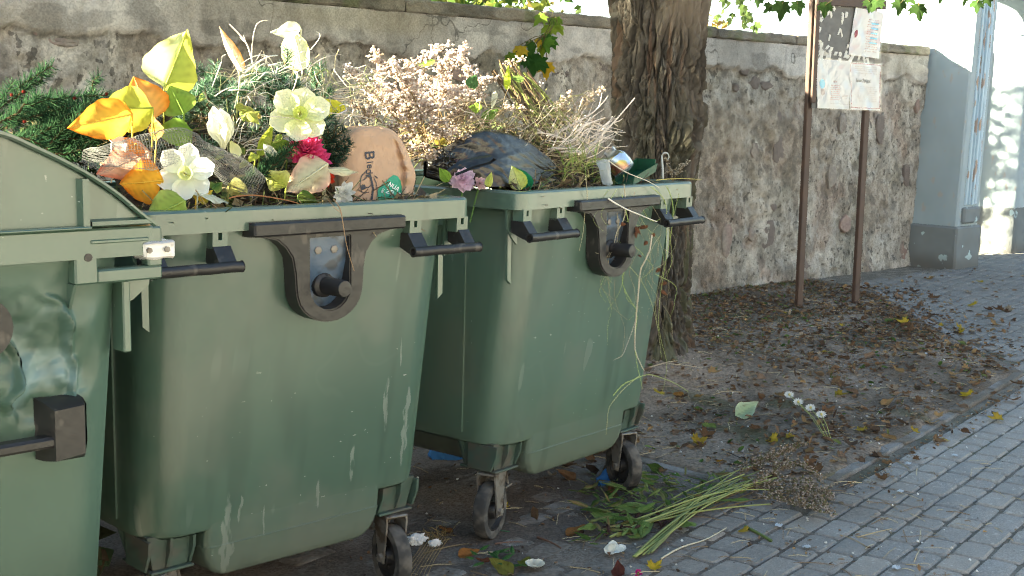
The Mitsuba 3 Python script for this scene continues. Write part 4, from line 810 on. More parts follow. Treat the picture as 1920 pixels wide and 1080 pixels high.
B2L = [  # base px, tip px, plane y, width px, mid, edge, label, options
    ((310, 164), (352, 54), 3.02, 92, YG, (.62, .62, .10), 'tall folded yellow green artificial leaf standing highest at the left', dict(half=(.72, .76, .35), fold=.3, curl=.3)),  # half tone paints the sunlit side of the leaf paler
    ((288, 202), (184, 206), 2.96, 74, (.42, .48, .07), (.58, .55, .08), 'yellow green artificial leaf half in shade, pointing left', {}),
    ((250, 214), (128, 240), 2.94, 66, (.86, .55, .08), OR, 'orange yellow artificial leaf pointing left beside the dark fir', {}),
    ((286, 225), (250, 143), 3.03, 78, (.80, .45, .14), OR, 'peach orange leaf standing behind the yellow green leaf', {}),
    ((345, 214), (318, 160), 3.00, 58, GR_, (.30, .42, .10), 'mid green pointed leaf right of the orange leaves', {}),
    ((360, 243), (290, 250), 2.97, 46, (.20, .34, .05), GR_, 'rounded green leaf lying over the black net', {}),
    ((306, 338), (226, 346), 2.88, 72, (.88, .52, .06), OR, 'bright orange leaf with yellow veins beside the white daffodil', {}),
    ((347, 376), (274, 412), 2.80, 62, (.34, .48, .10), (.40, .50, .14), 'big round green leaf hanging over the rim by the metal clamp', dict(fold=.1, curl=.05)),
    ((282, 285), (184, 328), 2.92, 66, (.72, .52, .40), (.75, .25, .16), 'pale reddish leaf half under the black net', {}),
    ((616, 306), (537, 360), 2.86, 68, (.66, .66, .45), (.78, .48, .38), 'large cream leaf with pink edge in front of the pink flower', dict(fold=.15)),
    ((612, 316), (674, 321), 2.87, 24, CR, (.75, .62, .40), 'narrow cream leaf pointing right at the paper bag', {}),
    ((596, 205), (656, 198), 3.06, 34, (.70, .66, .06), (.76, .70, .08), 'glossy yellow leaf between the lily and the dried flowers', {}),
    ((456, 136), (410, 50), 3.12, 22, (.90, .75, .50), (.90, .35, .04), 'narrow orange edged leaf standing up at the back', dict(half=(.9, .85, .7), fold=.5)),
    ((568, 132), (546, 44), 3.16, 58, (.80, .80, .60), (.72, .74, .30), 'pale curled leaf standing highest over the white flowers', dict(fold=.55)),
    ((566, 56), (508, 62), 3.15, 32, (.80, .80, .60), (.84, .84, .66), 'short pale leaf curled to the left beside the tall pale leaf', {}),
    ((292, 264), (284, 214), 2.99, 30, (.84, .55, .10), PE, 'small orange leaf behind the green one, above the net', {}),
    ((536, 352), (496, 322), 2.88, 44, (.48, .54, .10), (.76, .78, .30), 'small crinkled yellow green leaf left of the cream leaf', dict(wave=.12)),
    ((486, 292), (512, 228), 2.98, 22, (.42, .52, .06), (.62, .66, .10), 'slender yellow green leaf standing left of the lily', {}),
    ((520, 300), (496, 268), 2.93, 26, (.80, .80, .62), (.82, .82, .66), 'small white curled leaf in the middle of the heap', dict(curl=.5)),
    ((478, 300), (470, 286), 2.92, 20, YG, (.6, .65, .12), 'tiny yellow green leaf beside the white curl', {}),
    ((368, 372), (400, 356), 2.84, 26, (.80, .50, .05), (.30, .34, .08), 'small yellow and green leaf on the rim under the daffodil', {}),
    ((372, 360), (430, 378), 2.83, 26, (.62, .70, .60), (.74, .80, .70), 'pale grey white leaf drooping over the rim', {}),
    ((398, 352), (418, 342), 2.86, 22, DG, (.3, .36, .1), 'dark green leaf tip right of the daffodil', {}),
    ((430, 345), (470, 366), 2.87, 30, (.30, .30, .10), (.42, .40, .16), 'dull olive leaf lying flat near the rim', {}),
    ((560, 366), (598, 382), 2.86, 24, (.14, .20, .05), DG, 'dark green leaf on the rim left of the white flower', {}),
    ((540, 285), (508, 268), 2.95, 34, (.16, .25, .05), GR_, 'green leaf in shade below the lily', {}),
    ((448, 168), (462, 150), 3.1, 30, (.55, .60, .22), (.7, .72, .4), 'small pale green leaf over the frosted fir', {}),
    ((210, 268), (250, 262), 2.93, 34, (.80, .76, .66), (.84, .80, .70), 'white torn leaf under the orange yellow leaf', {}),
    ((255, 268), (236, 292), 2.92, 40, (.82, .40, .08), (.80, .25, .08), 'red orange leaf peeping out over the net', {}),
]
for (b, t_, y, w, cm, ce, lab, o) in B2L:
    bb, tt = aty(*b, y), aty(*t_, y+.02); nn = toward(bb)+rs.normal(0, .35, 3); leaf('artificial_leaf', lab, bb, tt, w*PXM*1.08, cm, ce, face=nn, stalk=bb+A(.02, .05, -.10), **o)
def petal(mb, o, d, n, L, w, c0, c1, cup=.3, s=rs, nu=7, nv=5, tipw=.6):
    d = d/np.linalg.norm(d); n = n-d*(n@d); n /= np.linalg.norm(n); a = np.cross(d, n)
    U, V = np.meshgrid(np.linspace(0, 1, nu), np.linspace(-1, 1, nv), indexing='ij')
    ww = w/2*(.22+.78*sst(0, .5, U))*np.sqrt(np.clip(1-U**4.5, .002, 1))
    Pn = o+(U*L)[..., None]*d+(V*ww)[..., None]*a+(cup*L*U**1.6*(1-.9*U)-.30*ww*(1-V**2)+.03*L*np.sin(V*4+U*5))[..., None]*n
    C = A(*c0)*(1-U[..., None])+A(*c1)*U[..., None]; C = C*(1-.08*np.cos(V*14)[..., None])
    i, j = np.meshgrid(np.arange(nu-1), np.arange(nv-1), indexing='ij'); q = np.stack([i*nv+j, (i+1)*nv+j, (i+1)*nv+j+1, i*nv+j+1], -1).reshape(-1, 4)
    mb.add(Pn.reshape(-1, 3), q, np.clip(C.reshape(-1, 3), 0, .95))
def open_flower(label, px, py, y, r, n, c0, c1, face, centre, wide=.62, name='artificial_flower', trumpet=True, L=None):
    o = aty(px, py, y); f = toward(o)+A(*face); f /= np.linalg.norm(f); _, a, b = basis(f); t = thing(name, label, 'flower')
    for k in range(n):
        g_ = 2*PI*k/n+rs.normal(0, .06)+.3; d = a*math.cos(g_)+b*math.sin(g_); mb = MB()
        petal(mb, o-f*.004*(k % 2), d+f*.10, f, r*rs.uniform(.92, 1.05), r*wide*1.25, c0, c1, .18); put('petal', mb, 'petal_mat', t, smooth=True, color=mb.col())
    mb = MB()
    if trumpet:
        g_ = np.linspace(0, 2*PI, 13)[:-1]; mb.add(*loft([[o+f*h+(a*math.cos(q)+b*math.sin(q))*rr for q in g_] for rr, h in ((r*.08, .0), (r*.16, .006), (r*.24, .018+.0))]), c=centre)
        for k in range(5): mb.tube([o, o+f*.018+rs.normal(0, .004, 3)], .0012, 4, c=(.45, .42, .12))
    else: mb.tube([o, o+f*.012], r*.13, 8, c=centre)
    put('centre', mb, 'petal_mat', t, smooth=True, color=mb.col())
    m = MB().tube([o-f*.003, o-f*.03+A(0, 0, -.03), o-f*.05+A(.02, .04, -.14)], .003, 5, c=(.12, .22, .06)); put('stem', m, 'stalk_mat', t, smooth=True, color=m.col()); return t
open_flower('white artificial daffodil with six petals and greenish centre over the rim', 347, 326, 2.86, .076, 6, (.78, .82, .62), (.82, .83, .80), (0, 0, .1), (.62, .66, .30))
open_flower('cream yellow artificial lily open towards the street, above the pink flower', 562, 216, 2.93, .086, 6, (.68, .74, .30), (.82, .82, .62), (.1, 0, .35), (.55, .62, .16), wide=.7)
t = thing('artificial_flower', 'white tulip shaped artificial flower seen from the side among the fir', 'flower'); o = aty(416, 268, 2.94)
for k, (dx, dz, w) in enumerate(((-.012, .10, .05), (.012, .095, .055), (-.03, .085, .05), (.028, .07, .045), (.0, .105, .05))):
    mb = MB(); petal(mb, o+A(.002*k, .004*k-.01, -.004*k), A(dx*.8-.02, -.005*k, dz), toward(o)+rs.normal(0, .3, 3), .10-.006*k, w, (.80, .80, .58), (.84, .84, .76), .2); put('petal', mb, 'petal_mat', t, smooth=True, color=mb.col())
mb = MB(); petal(mb, o+A(.02, -.01, .005), A(.03, 0, -.05), toward(o), .05, .03, (.7, .7, .3), (.80, .80, .5), .2); put('petal', mb, 'petal_mat', t, smooth=True, color=mb.col())
def mum(label, px, py, y, r, n, c0, c1, face, pet=.22, name='artificial_flower', yank=1.0):
    o = aty(px, py, y); f = toward(o)+A(*face); f /= np.linalg.norm(f); _, a, b = basis(f); t = thing(name, label, 'flower'); mb = MB()
    for k in range(n):
        u = (k+.5)/n; th = k*2.39996; ph = (u**.6)*1.45*yank
        d = f*math.cos(ph)+(a*math.cos(th)+b*math.sin(th))*math.sin(ph); L = r*(.55+.5*u)*rs.uniform(.85, 1.1); kk = rs.uniform(.75, 1.2)
        petal(mb, o-f*.012*u, d, f+A(0, 0, .2)-d*.3, L, L*pet*2, A(*c0)*kk, A(*c1)*kk, .12, nu=5, nv=3)
    put('petals', mb, 'petal_mat', t, smooth=True, color=mb.col())
    m = MB().tube([o, o-f*.03+A(0, 0, -.02), o-f*.04+A(0, .03, -.12)], .003, 5, c=(.1, .2, .06)); put('stem', m, 'stalk_mat', t, smooth=True, color=m.col()); return t
mum('magenta pink artificial chrysanthemum below the cream lily', 572, 284, 2.92, .060, 62, (.55, .02, .10), (.80, .10, .26), (0, 0, .55))
mum('second pink artificial bloom touching the magenta chrysanthemum on its right', 602, 298, 2.91, .036, 34, (.55, .02, .14), (.78, .12, .30), (.3, 0, .2))
mum('small red artificial flower half hidden under the cream leaf', 612, 334, 2.885, .032, 30, (.40, .02, .015), (.62, .06, .03), (.2, 0, 0))
mum('small grey white artificial bloom with pointed petals on the rim', 646, 362, 2.84, .036, 26, (.50, .50, .44), (.66, .66, .64), (-.1, 0, .25), .26, yank=1.1)
def needles(mb, pts, n, L, cols, s, spread=1.0, w=.0011, r0=.0):
    """A fir twig along pts with n flat needles."""
    p = np.asarray(pts, float); seg = np.r_[0, np.cumsum(np.linalg.norm(np.diff(p, axis=0), axis=1))]
    x = s.uniform(0, seg[-1], n); o = np.stack([np.interp(x, seg, p[:, k]) for k in range(3)], 1)
    tg = np.gradient(p, axis=0); tt = np.stack([np.interp(x, seg, tg[:, k]) for k in range(3)], 1); tt /= np.linalg.norm(tt, axis=1)[:, None]
    rd = s.normal(0, 1, (n, 3)); rd -= tt*(rd*tt).sum(1)[:, None]; rd /= np.linalg.norm(rd, axis=1)[:, None]
    d = tt*s.uniform(.35, .8, (n, 1))+rd*spread; d /= np.linalg.norm(d, axis=1)[:, None]
    ll = L*s.uniform(.65, 1.15, (n, 1)); sd = np.cross(d, s.normal(0, 1, (n, 3))); sd /= np.linalg.norm(sd, axis=1)[:, None]
    v = np.stack([o-sd*w, o+sd*w, o+d*ll+sd*w*.5, o+d*ll-sd*w*.5], 1).reshape(-1, 3); k = np.arange(n)*4
    c = np.asarray(cols)[s.integers(len(cols), size=n)]*s.uniform(.7, 1.3, (n, 1))
    mb.add(v, np.vstack([np.stack([k, k+1, k+2], 1), np.stack([k, k+2, k+3], 1)]), np.repeat(c, 4, 0))
    mb.tube(p, np.linspace(.0035, .0015, len(p)), 5, c=(.10, .075, .045))
FIRD = [(.030, .075, .035), (.022, .055, .030), (.045, .095, .045)]; FIRL = [(.055, .13, .07), (.04, .10, .05), (.12, .20, .13), (.30, .40, .34), (.05, .12, .06)]  # palest FIRL tone paints sun glints on the frosted needles
def fir(label, branches, cols, L, dens, seed, berries=()):
    s = np.random.default_rng(seed); t = thing('fir_branch', label, 'branch'); mb = MB()
    for pts in branches:
        p = np.array(pts); t_ = np.linspace(0, 1, 7); q = np.stack([np.interp(t_, np.linspace(0, 1, len(p)), p[:, k]) for k in range(3)], 1)+s.normal(0, .004, (7, 3))
        ln = np.linalg.norm(np.diff(q, axis=0), axis=1).sum(); needles(mb, q, int(ln*dens), L, cols, s)
    put('needles', mb, 'leaf_mat', t, smooth=False, color=mb.col(), kind='stuff')
    for (px, py, y) in berries:
        m = MB().mesh(trimesh.creation.icosphere(2, .0045), (.12, .02, .015)); m.moved(aty(px, py, y)); put('berry', m, 'petal_mat', t, smooth=True, color=m.col())
    return t
def pxl(lst): return [aty(*q) for q in lst]
s = np.random.default_rng(9); br = []
for k in range(58):
    y = s.uniform(3.1, 3.5); x0 = s.uniform(-20, 190); yy = s.uniform(205, 300); a = s.uniform(-.6, .9); ln = s.uniform(60, 120)
    br.append(pxl([(x0, yy, y), (x0+ln*.5*math.cos(a), yy-ln*.35*math.sin(a)-14, y-.03), (x0+ln*math.cos(a), yy-ln*.8*math.sin(a)-8, y-.05)]))
br += [pxl([(28, 205, 3.3), (30, 170, 3.28), (50, 148, 3.26), (100, 126, 3.22)]), pxl([(20, 235, 3.3), (70, 190, 3.3), (140, 178, 3.3), (205, 182, 3.25)]), pxl([(165, 210, 3.3), (172, 175, 3.3), (180, 142, 3.28)]), pxl([(0, 250, 3.3), (-10, 200, 3.3), (25, 150, 3.3)])]
fir('dark green artificial fir garland with red berries behind the closed lid', br, FIRD, .030, 1700, 1, [(44, 172, 3.24), (200, 176, 3.2), (46, 228, 3.2), (22, 178, 3.24), (140, 184, 3.25)])
br = []
for k in range(74):
    x0, yy, y = s.uniform(330, 600), s.uniform(150, 345), s.uniform(3.03, 3.25); a = s.uniform(.2, 2.6); ln = s.uniform(35, 75)
    br.append(pxl([(x0, yy, y), (x0+ln*.5*math.cos(a), yy-ln*.55*math.sin(a), y-.02), (x0+ln*math.cos(a), yy-ln*.9*math.sin(a), y-.03)]))
br += [pxl([(395, 220, 3.1), (398, 165, 3.1), (408, 122, 3.1)]), pxl([(420, 215, 3.1), (440, 160, 3.1), (480, 130, 3.12)]), pxl([(330, 240, 3.05), (350, 200, 3.08), (390, 150, 3.1)])]
fir('frosted green artificial fir spray in the sun behind the white flowers', br, FIRL, .024, 1800, 2)
br = [pxl([(590, 300, 2.98), (615+12*math.cos(a), 285-20*math.sin(a), 2.95), (622+36*math.cos(a), 270-38*math.sin(a), 2.92)]) for a in np.linspace(-1.3, 2.2, 9)]
fir('stiff dark fir sprig between the pink flower and the paper bag', br, [(.035, .075, .05), (.025, .055, .04)], .020, 2200, 3)
br = [pxl([(440+10*k, 352-3*k, 2.9), (470+12*k, 330-6*k, 2.9), (500+14*k, 300-8*k, 2.92)]) for k in range(5)]
fir('dark fir twigs under the black net near the rim', br, FIRD, .02, 1700, 4)
for i in range(26):
    px, py, y = rs.uniform(380, 600), rs.uniform(170, 345), rs.uniform(2.92, 3.06); a = rs.uniform(0, 2*PI); L = rs.uniform(16, 36)
    leaf('artificial_leaf', 'small yellow green leaf among the frosted fir', aty(px, py, y), aty(px+L*math.cos(a), py+L*math.sin(a), y-.01), L*.55*PXM, A(*((.40, .46, .10), (.22, .34, .08), (.62, .60, .34), (.60, .45, .10))[rs.integers(4)])*rs.uniform(.7, 1.1), (.45, .44, .14), 'small leaves among the fir', wave=.12, curl=.3)
# black net ribbon
t = thing('net_ribbon', 'gathered black mesh ribbon lying across the leaves', 'ribbon'); mb = MB()
ctr = np.array(pxl([(160, 296, 2.96), (220, 290, 2.90), (280, 284, 2.88), (340, 272, 2.89), (385, 282, 2.90), (410, 300, 2.89), (440, 322, 2.88), (486, 350, 2.87)])); wd = np.array([.020, .030, .044, .044, .018, .030, .040, .030])
tt = np.linspace(0, 1, 84); kk = np.linspace(0, 1, 8); cc = np.stack([PchipInterpolator(kk, ctr[:, k])(tt) for k in range(3)], 1); ww = PchipInterpolator(kk, wd)(tt)
tg = np.gradient(cc, axis=0); tg /= np.linalg.norm(tg, axis=1)[:, None]; up = np.cross(tg, toward(cc[40])); up /= np.linalg.norm(up, axis=1)[:, None]; nn = np.cross(up, tg)
TH = np.linspace(-PI*.95, PI*.95, 34); NET = cc[:, None]+ww[:, None, None]*(up[:, None]*np.sin(TH)[None, :, None]+.55*nn[:, None]*np.cos(TH)[None, :, None])
NET = NET+(nfbm(NET*[40, 40, 40], 2, 3)[..., None]-.5)*.012
def strip(mb, p, w, c):
    t_ = np.gradient(p, axis=0); sd = np.cross(t_, toward(p[0])); sd /= np.linalg.norm(sd, axis=1)[:, None]+1e-9; n = len(p); k = np.arange(n-1)
    mb.add(np.vstack([p-sd*w, p+sd*w]), np.vstack([np.stack([k, k+1, k+n+1], 1), np.stack([k, k+n+1, k+n], 1)]), c)
for j in range(NET.shape[1]): strip(mb, NET[:, j], .00032, (.16, .16, .155))
for i in range(0, NET.shape[0]): strip(mb, NET[i], .00030, (.16, .16, .155))
put('mesh_threads', mb, 'stalk_mat', t, smooth=False, color=mb.col(), kind='stuff')
# paper bag with print
pb = thing('paper_bag', 'brown paper bag with black lettering and a green label, on the right of the heap', 'paper bag')
lft = np.array([(640, 376), (632, 330), (640, 285), (652, 250), (672, 238), (690, 236)], float); rgt = np.array([(772, 374), (779, 330), (770, 300), (752, 262), (732, 242), (700, 236)], float)
def bag_pt(u, v, off=0.0):
    k = np.linspace(0, 1, 6); L_ = np.stack([PchipInterpolator(k, lft[:, i])(v) for i in (0, 1)], -1); R_ = np.stack([PchipInterpolator(k, rgt[:, i])(v) for i in (0, 1)], -1)
    q = L_*(1-u)[..., None]+R_*u[..., None]; x = q[..., 0]; z = q[..., 1]
    bul = .060*np.clip(1-(2*u-1)**4, 0, 1)**.5*np.clip(1-v**5, 0, 1)**.5
    cr = .026*folds(u, v, 12, 14)+.020*folds(u, v, 5, 34)+.006*np.abs(nfbm(np.stack([u*5, v*5, u*0], -1), 3, 4)-.5)-.016*np.exp(-((u-.83-.05*v)/.035)**2)*sst(.62, .5, v)+.010*np.exp(-((u-.90)/.05)**2)*sst(.65, .4, v)*(1+.8*np.sin(v*44))
    yy = 2.965+.05*v-bul+.06-cr-off
    d = FWD+RIGHT*(x[..., None]-960)/FOCAL-UPV*(z[..., None]-540)/FOCAL
    return EYE+d*(yy/d[..., 1])[..., None]
mat('kraft_mat', bump(P(lambda p, n, uv: mix((.46, .30, .195), (.39, .245, .155), fbm(p.x*30, p.y*30, p.z*30, 3)), .8), lambda p, n, uv: fbm(p.x*70, p.y*70, p.z*70, 3), .003)); mat('green_print', P((.02, .26, .15), .6)); mat('white_print', P((.75, .76, .74), .7))
bf = grid(lambda u, v: bag_pt(u, v), 150, 150); put('bag_front', bf, 'kraft_mat', pb, smooth=20)
put('bag_back', grid(lambda u, v: bag_pt(u, v)+(.16*np.sqrt(np.clip(1-(2*u-1)**2, 0, 1))*np.sqrt(np.clip(1-v**3, 0, 1)))[..., None]*A(.1, 1, 0), 20, 20), 'kraft_mat', pb, smooth=True)
uu, vv = np.meshgrid(np.linspace(0, 1, 60), np.linspace(0, 1, 60), indexing='ij'); k = np.linspace(0, 1, 6)
Lg = np.stack([PchipInterpolator(k, lft[:, i])(vv) for i in (0, 1)], -1); Rg = np.stack([PchipInterpolator(k, rgt[:, i])(vv) for i in (0, 1)], -1); Qg = Lg*(1-uu)[..., None]+Rg*uu[..., None]
from scipy.interpolate import LinearNDInterpolator
_inv = LinearNDInterpolator(Qg.reshape(-1, 2), np.stack([uu, vv], -1).reshape(-1, 2))
def printed(polys, off=.0022):
    """Flat print on the bag's front: shapes laid out on the sheet (in the sheet's own layout units), draped over it."""
    mb = MB()
    for v, f in polys:
        m = trimesh.remesh.subdivide_to_size(np.column_stack([v, np.zeros(len(v))]), f, max_edge=1.6, max_iter=9); w = m[0][:, :2]; uv = _inv(w); ok = ~np.isnan(uv).any(1)
        uv = np.where(ok[:, None], uv, .5); ff = m[1][ok[m[1]].all(1)]
        if len(ff): mb.add(bag_pt(uv[:, 0], uv[:, 1], off), ff)
    return mb
def txt2(s_, x, y, h, ang, bold=True, sx=1.0):
    m = meshkit.text_mesh(s_, 1.0, .01, bold); top = m.vertices[:, 2] > .005; f = m.faces[top[m.faces].all(1)]; v = m.vertices[:, :2]*[h*sx, h]
    a = math.radians(ang); v = np.column_stack([v[:, 0]*math.cos(a)-v[:, 1]*math.sin(a), v[:, 0]*math.sin(a)+v[:, 1]*math.cos(a)]); return np.column_stack([x+v[:, 0], y-v[:, 1]]), f
put('lettering', printed([txt2('B', 684, 283, 17, -83, True, 1.15), txt2('i', 688, 303, 11, -82), txt2('e', 688, 308, 11, -82), txt2('d', 686, 317, 12, -83), txt2('r', 686, 327, 11, -83)]), 'ink_mat', pb, smooth=True)
def poly2(pts): m = extrude(Polygon(pts).buffer(0), .01); top = m.vertices[:, 2] > .005; return m.vertices[:, :2], m.faces[top[m.faces].all(1)]
def line2(pts, w): m = extrude(LineString(pts).buffer(w), .01); top = m.vertices[:, 2] > .005; return m.vertices[:, :2], m.faces[top[m.faces].all(1)]
put('line_drawing', printed([line2([(693, 325), (697, 340), (700, 355), (697, 374)], 1.8), line2([(686, 322), (678, 330), (675, 345), (678, 356)], .8), line2([(676, 348), (690, 352), (697, 347)], .8), line2([(681, 338), (690, 330), (697, 333)], .9), line2([(701, 333), (706, 345), (709, 372)], .6), line2([(672, 356), (684, 362), (692, 360)], .7), poly2([(676, 348), (684, 346), (686, 354), (678, 357)]), poly2([(688, 330), (694, 328), (696, 335)]), line2([(703, 330), (708, 334)], .9)]), 'ink_mat', pb, smooth=True)
gp = [(706, 374), (708, 358), (712, 350), (722, 342), (732, 332), (738, 328), (745, 330), (751, 338), (753, 350), (754, 374)]
put('green_label', printed([poly2(gp)], .0018), 'green_print', pb, smooth=True)
put('label_print', printed([txt2('NUA', 727, 347, 7.5, -32), txt2('20', 722, 361, 8.5, -20), txt2('BIO', 717, 362, 3.4, 62), line2([(743, 372), (745, 365), (749, 362), (753, 364)], 1.0)], .0034), 'white_print', pb, smooth=True)
# heaps of mixed garden waste filling the containers
def heap(label, M, top, seed, n, cols, ulim=.44, vlim=(.07, 1.16)):
    s = np.random.default_rng(seed); mb = MB(); Mm = np.array(M.matrix)
    def zf(u, v): return top(u, v)+.05*(nfbm(np.stack([u*9, v*9, u*0+seed], -1), 3)-.5)
    g_ = grid(lambda a, b: np.stack([(2*a-1)*ulim, vlim[0]+(vlim[1]-vlim[0])*b, zf((2*a-1)*ulim, vlim[0]+(vlim[1]-vlim[0])*b)], -1), 50, 60); mb.add(g_[0], g_[1], (.035, .028, .02))
    for i in range(n):
        u, v = s.uniform(-ulim, ulim), vlim[0]+(vlim[1]-vlim[0])*s.uniform(0, 1)**1.5; o = A(u, v, zf(np.array(u), np.array(v))+s.uniform(0, .03)); c = A(*cols[s.integers(len(cols))])*s.uniform(.6, 1.3)
        if s.random() < .45:
            d = s.normal(0, 1, 3)*[1, 1, .45]; d /= np.linalg.norm(d); L = s.uniform(.05, .22); mb.tube([o-d*L/2, o+s.normal(0, .012, 3), o+d*L/2], s.uniform(.0008, .002), 3, c=c, cap=False)
        else:
            L = s.uniform(.02, .06); place(mb, (np.array([(0, 0, 0), (.3, .45, .08), (0, 1, -.05), (-.3, .45, .08)])*L, np.array([[0, 1, 2], [0, 2, 3]]), np.tile(c, (4, 1))), o, s.normal(0, 1, 3)*[1, 1, .5], s.normal(0, .6, 3)+[0, -.3, .8])
    mb.xform(Mm); put('garden_waste', mb, 'stalk_mat', smooth=False, color=mb.col(), label=label, cat='garden waste', kind='stuff')
BR = [(.16, .11, .06), (.09, .065, .04), (.25, .20, .12), (.10, .13, .04), (.05, .04, .03), (.30, .24, .13), (.07, .10, .035)]
M2, M3 = frame_to(1.965, 2.775, 0), frame_to(3.306, 2.936, .125)
heap('brown and green garden waste filling the middle container', M2, lambda u, v: 1.155+.20*np.exp(-((u+.18)/.33)**2)*sst(.05, .45, v)+.06*sst(.1, .5, v), 1, 2600, BR)
heap('withered stems and leaves filling the far container', M3, lambda u, v: 1.16+.16*np.exp(-((u+.1)/.38)**2)*sst(.05, .42, v)+.05*sst(.1, .5, v), 2, 2600, BR)
s = np.random.default_rng(71); mb = MB()                     # leaves and stems added to block light in the gap between the nearer containers
for i in range(2600):
    o = A(s.uniform(1.18, 1.56), s.uniform(3.25, 4.15), 1.22*s.random()**.8); c = A(*((.05, .06, .03), (.07, .05, .03), (.03, .05, .025))[s.integers(3)])*s.uniform(.6, 1.3); L = s.uniform(.05, .13)
    place(mb, (np.array([(0, 0, 0), (.3, .45, .08), (0, 1, -.05), (-.3, .45, .08)])*L, np.array([[0, 1, 2], [0, 2, 3]]), np.tile(c, (4, 1))), o, s.normal(0, 1, 3), s.normal(0, 1, 3))
for i in range(120): o = A(s.uniform(1.2, 1.54), s.uniform(3.3, 4.1), 0); mb.tube([o, o+A(s.normal(0, .04), s.normal(0, .1), .6), o+A(s.normal(0, .06), s.normal(0, .2), 1.2)], .004, 4, c=(.06, .045, .03), cap=False)
put('brushwood', mb, 'stalk_mat', smooth=False, color=mb.col(), label='dark cuttings added behind the near and middle containers to keep light out of their gap', cat='brushwood', kind='stuff')
# pale straw, stems and curls sticking out of the middle heap
def stem(name, label, pts, r, c, group=None, branches=()):
    p = np.array(pts, float); t_ = np.linspace(0, 1, 16); q = np.stack([PchipInterpolator(np.linspace(0, 1, len(p)), p[:, k])(t_) for k in range(3)], 1)
    m = MB().tube(q, np.linspace(r, r*.5, 16), 6, c=c)
    for i, d, L in branches: o = q[i]; m.tube([o, o+np.asarray(d)*L*.55+A(0, 0, .004), o+np.asarray(d)*L+A(0, 0, .012*L/.05)], [r*.5, r*.4, r*.2], 5, c=c)
    return put(name, m, 'stalk_mat', smooth=True, color=m.col(), label=label, cat='stem', group=group)
PS = (.62, .56, .48)
stem('dry_stem', 'forked pale stem rising at the back of the middle heap', pxl([(478, 180, 3.1), (476, 130, 3.12), (466, 90, 3.14), (430, 45, 3.16)]), .0028, PS, None, [(9, (-.4, 0, .7), .05), (6, (.6, 0, .6), .05), (11, (-.5, .1, .2), .04)])
stem('dry_stem', 'thin pale stem hooked to the right at the top of the middle heap', pxl([(472, 110, 3.14), (474, 75, 3.14), (482, 45, 3.14), (502, 38, 3.13)]), .0016, PS)
stem('dry_stem', 'pale arched stem leaning right over the frosted fir', pxl([(440, 160, 3.08), (470, 128, 3.08), (505, 106, 3.08), (520, 104, 3.1)]), .0035, (.66, .64, .58))
for i in range(26):
    px, py, y = rs.uniform(400, 600), rs.uniform(110, 330), rs.uniform(2.93, 3.12); a = rs.uniform(-.4, 1.2); L = rs.uniform(35, 110)
    stem('straw', 'pale dry straw curling over the fir and flowers in the middle container', pxl([(px, py, y), (px+L*.4*math.cos(a), py-L*.4*math.sin(a)-8, y-.02), (px+L*math.cos(a+.3), py-L*.8*math.sin(a+.2)+10, y-.01)]), rs.uniform(.0008, .002), A(*PS)*rs.uniform(.7, 1.2), 'pale straws on the middle heap')
stem('dry_stem', 'white hooked wire right of the yellow leaf', pxl([(610, 228, 3.04), (634, 214, 3.04), (650, 206, 3.04), (646, 196, 3.05), (636, 198, 3.05)]), .002, (.6, .6, .62))
stem('brown_twig', 'thin brown twig hanging over the rim in front of the lifting bracket', pxl([(625, 374, 2.80), (640, 400, 2.735), (648, 450, 2.728), (664, 508, 2.725)]), .0018, (.30, .19, .11), None, [(5, (-.7, 0, .4), .06)])
stem('brown_twig', 'rusty brown twig lying along the rim left of the white bloom', pxl([(430, 372, 2.83), (470, 366, 2.82), (530, 374, 2.81), (560, 382, 2.80)]), .0022, (.28, .12, .05), None, [(8, (.5, -.1, -.3), .05)])
for i in range(40):
    px, py, y = rs.normal(500, 32), rs.normal(150, 26), rs.uniform(3.0, 3.12); a = rs.uniform(-.6, 2.4); L = rs.uniform(25, 70)
    stem('straw', 'thin white straw in the sunlit tuft left of the tall pale leaf', pxl([(px, py, y), (px+L*.5*math.cos(a), py-L*.4*math.sin(a)-8, y-.01), (px+L*math.cos(a+.5), py-L*.7*math.sin(a+.5)+6, y-.01)]), rs.uniform(.0008, .0016), A(.70, .68, .60)*rs.uniform(.8, 1.1), 'white straw tuft')
for i in range(14):
    px, py = rs.uniform(640, 700), rs.uniform(160, 225); stem('straw', 'thin dry stalk lying between the lily and the dried flower heads', pxl([(px-60, py+rs.uniform(-10, 25), 3.2), (px, py, 3.22), (px+60, py+rs.uniform(-25, 30), 3.24)]), rs.uniform(.0009, .0018), A(*PS)*rs.uniform(.6, 1.1), 'dry stalks between the two heaps')

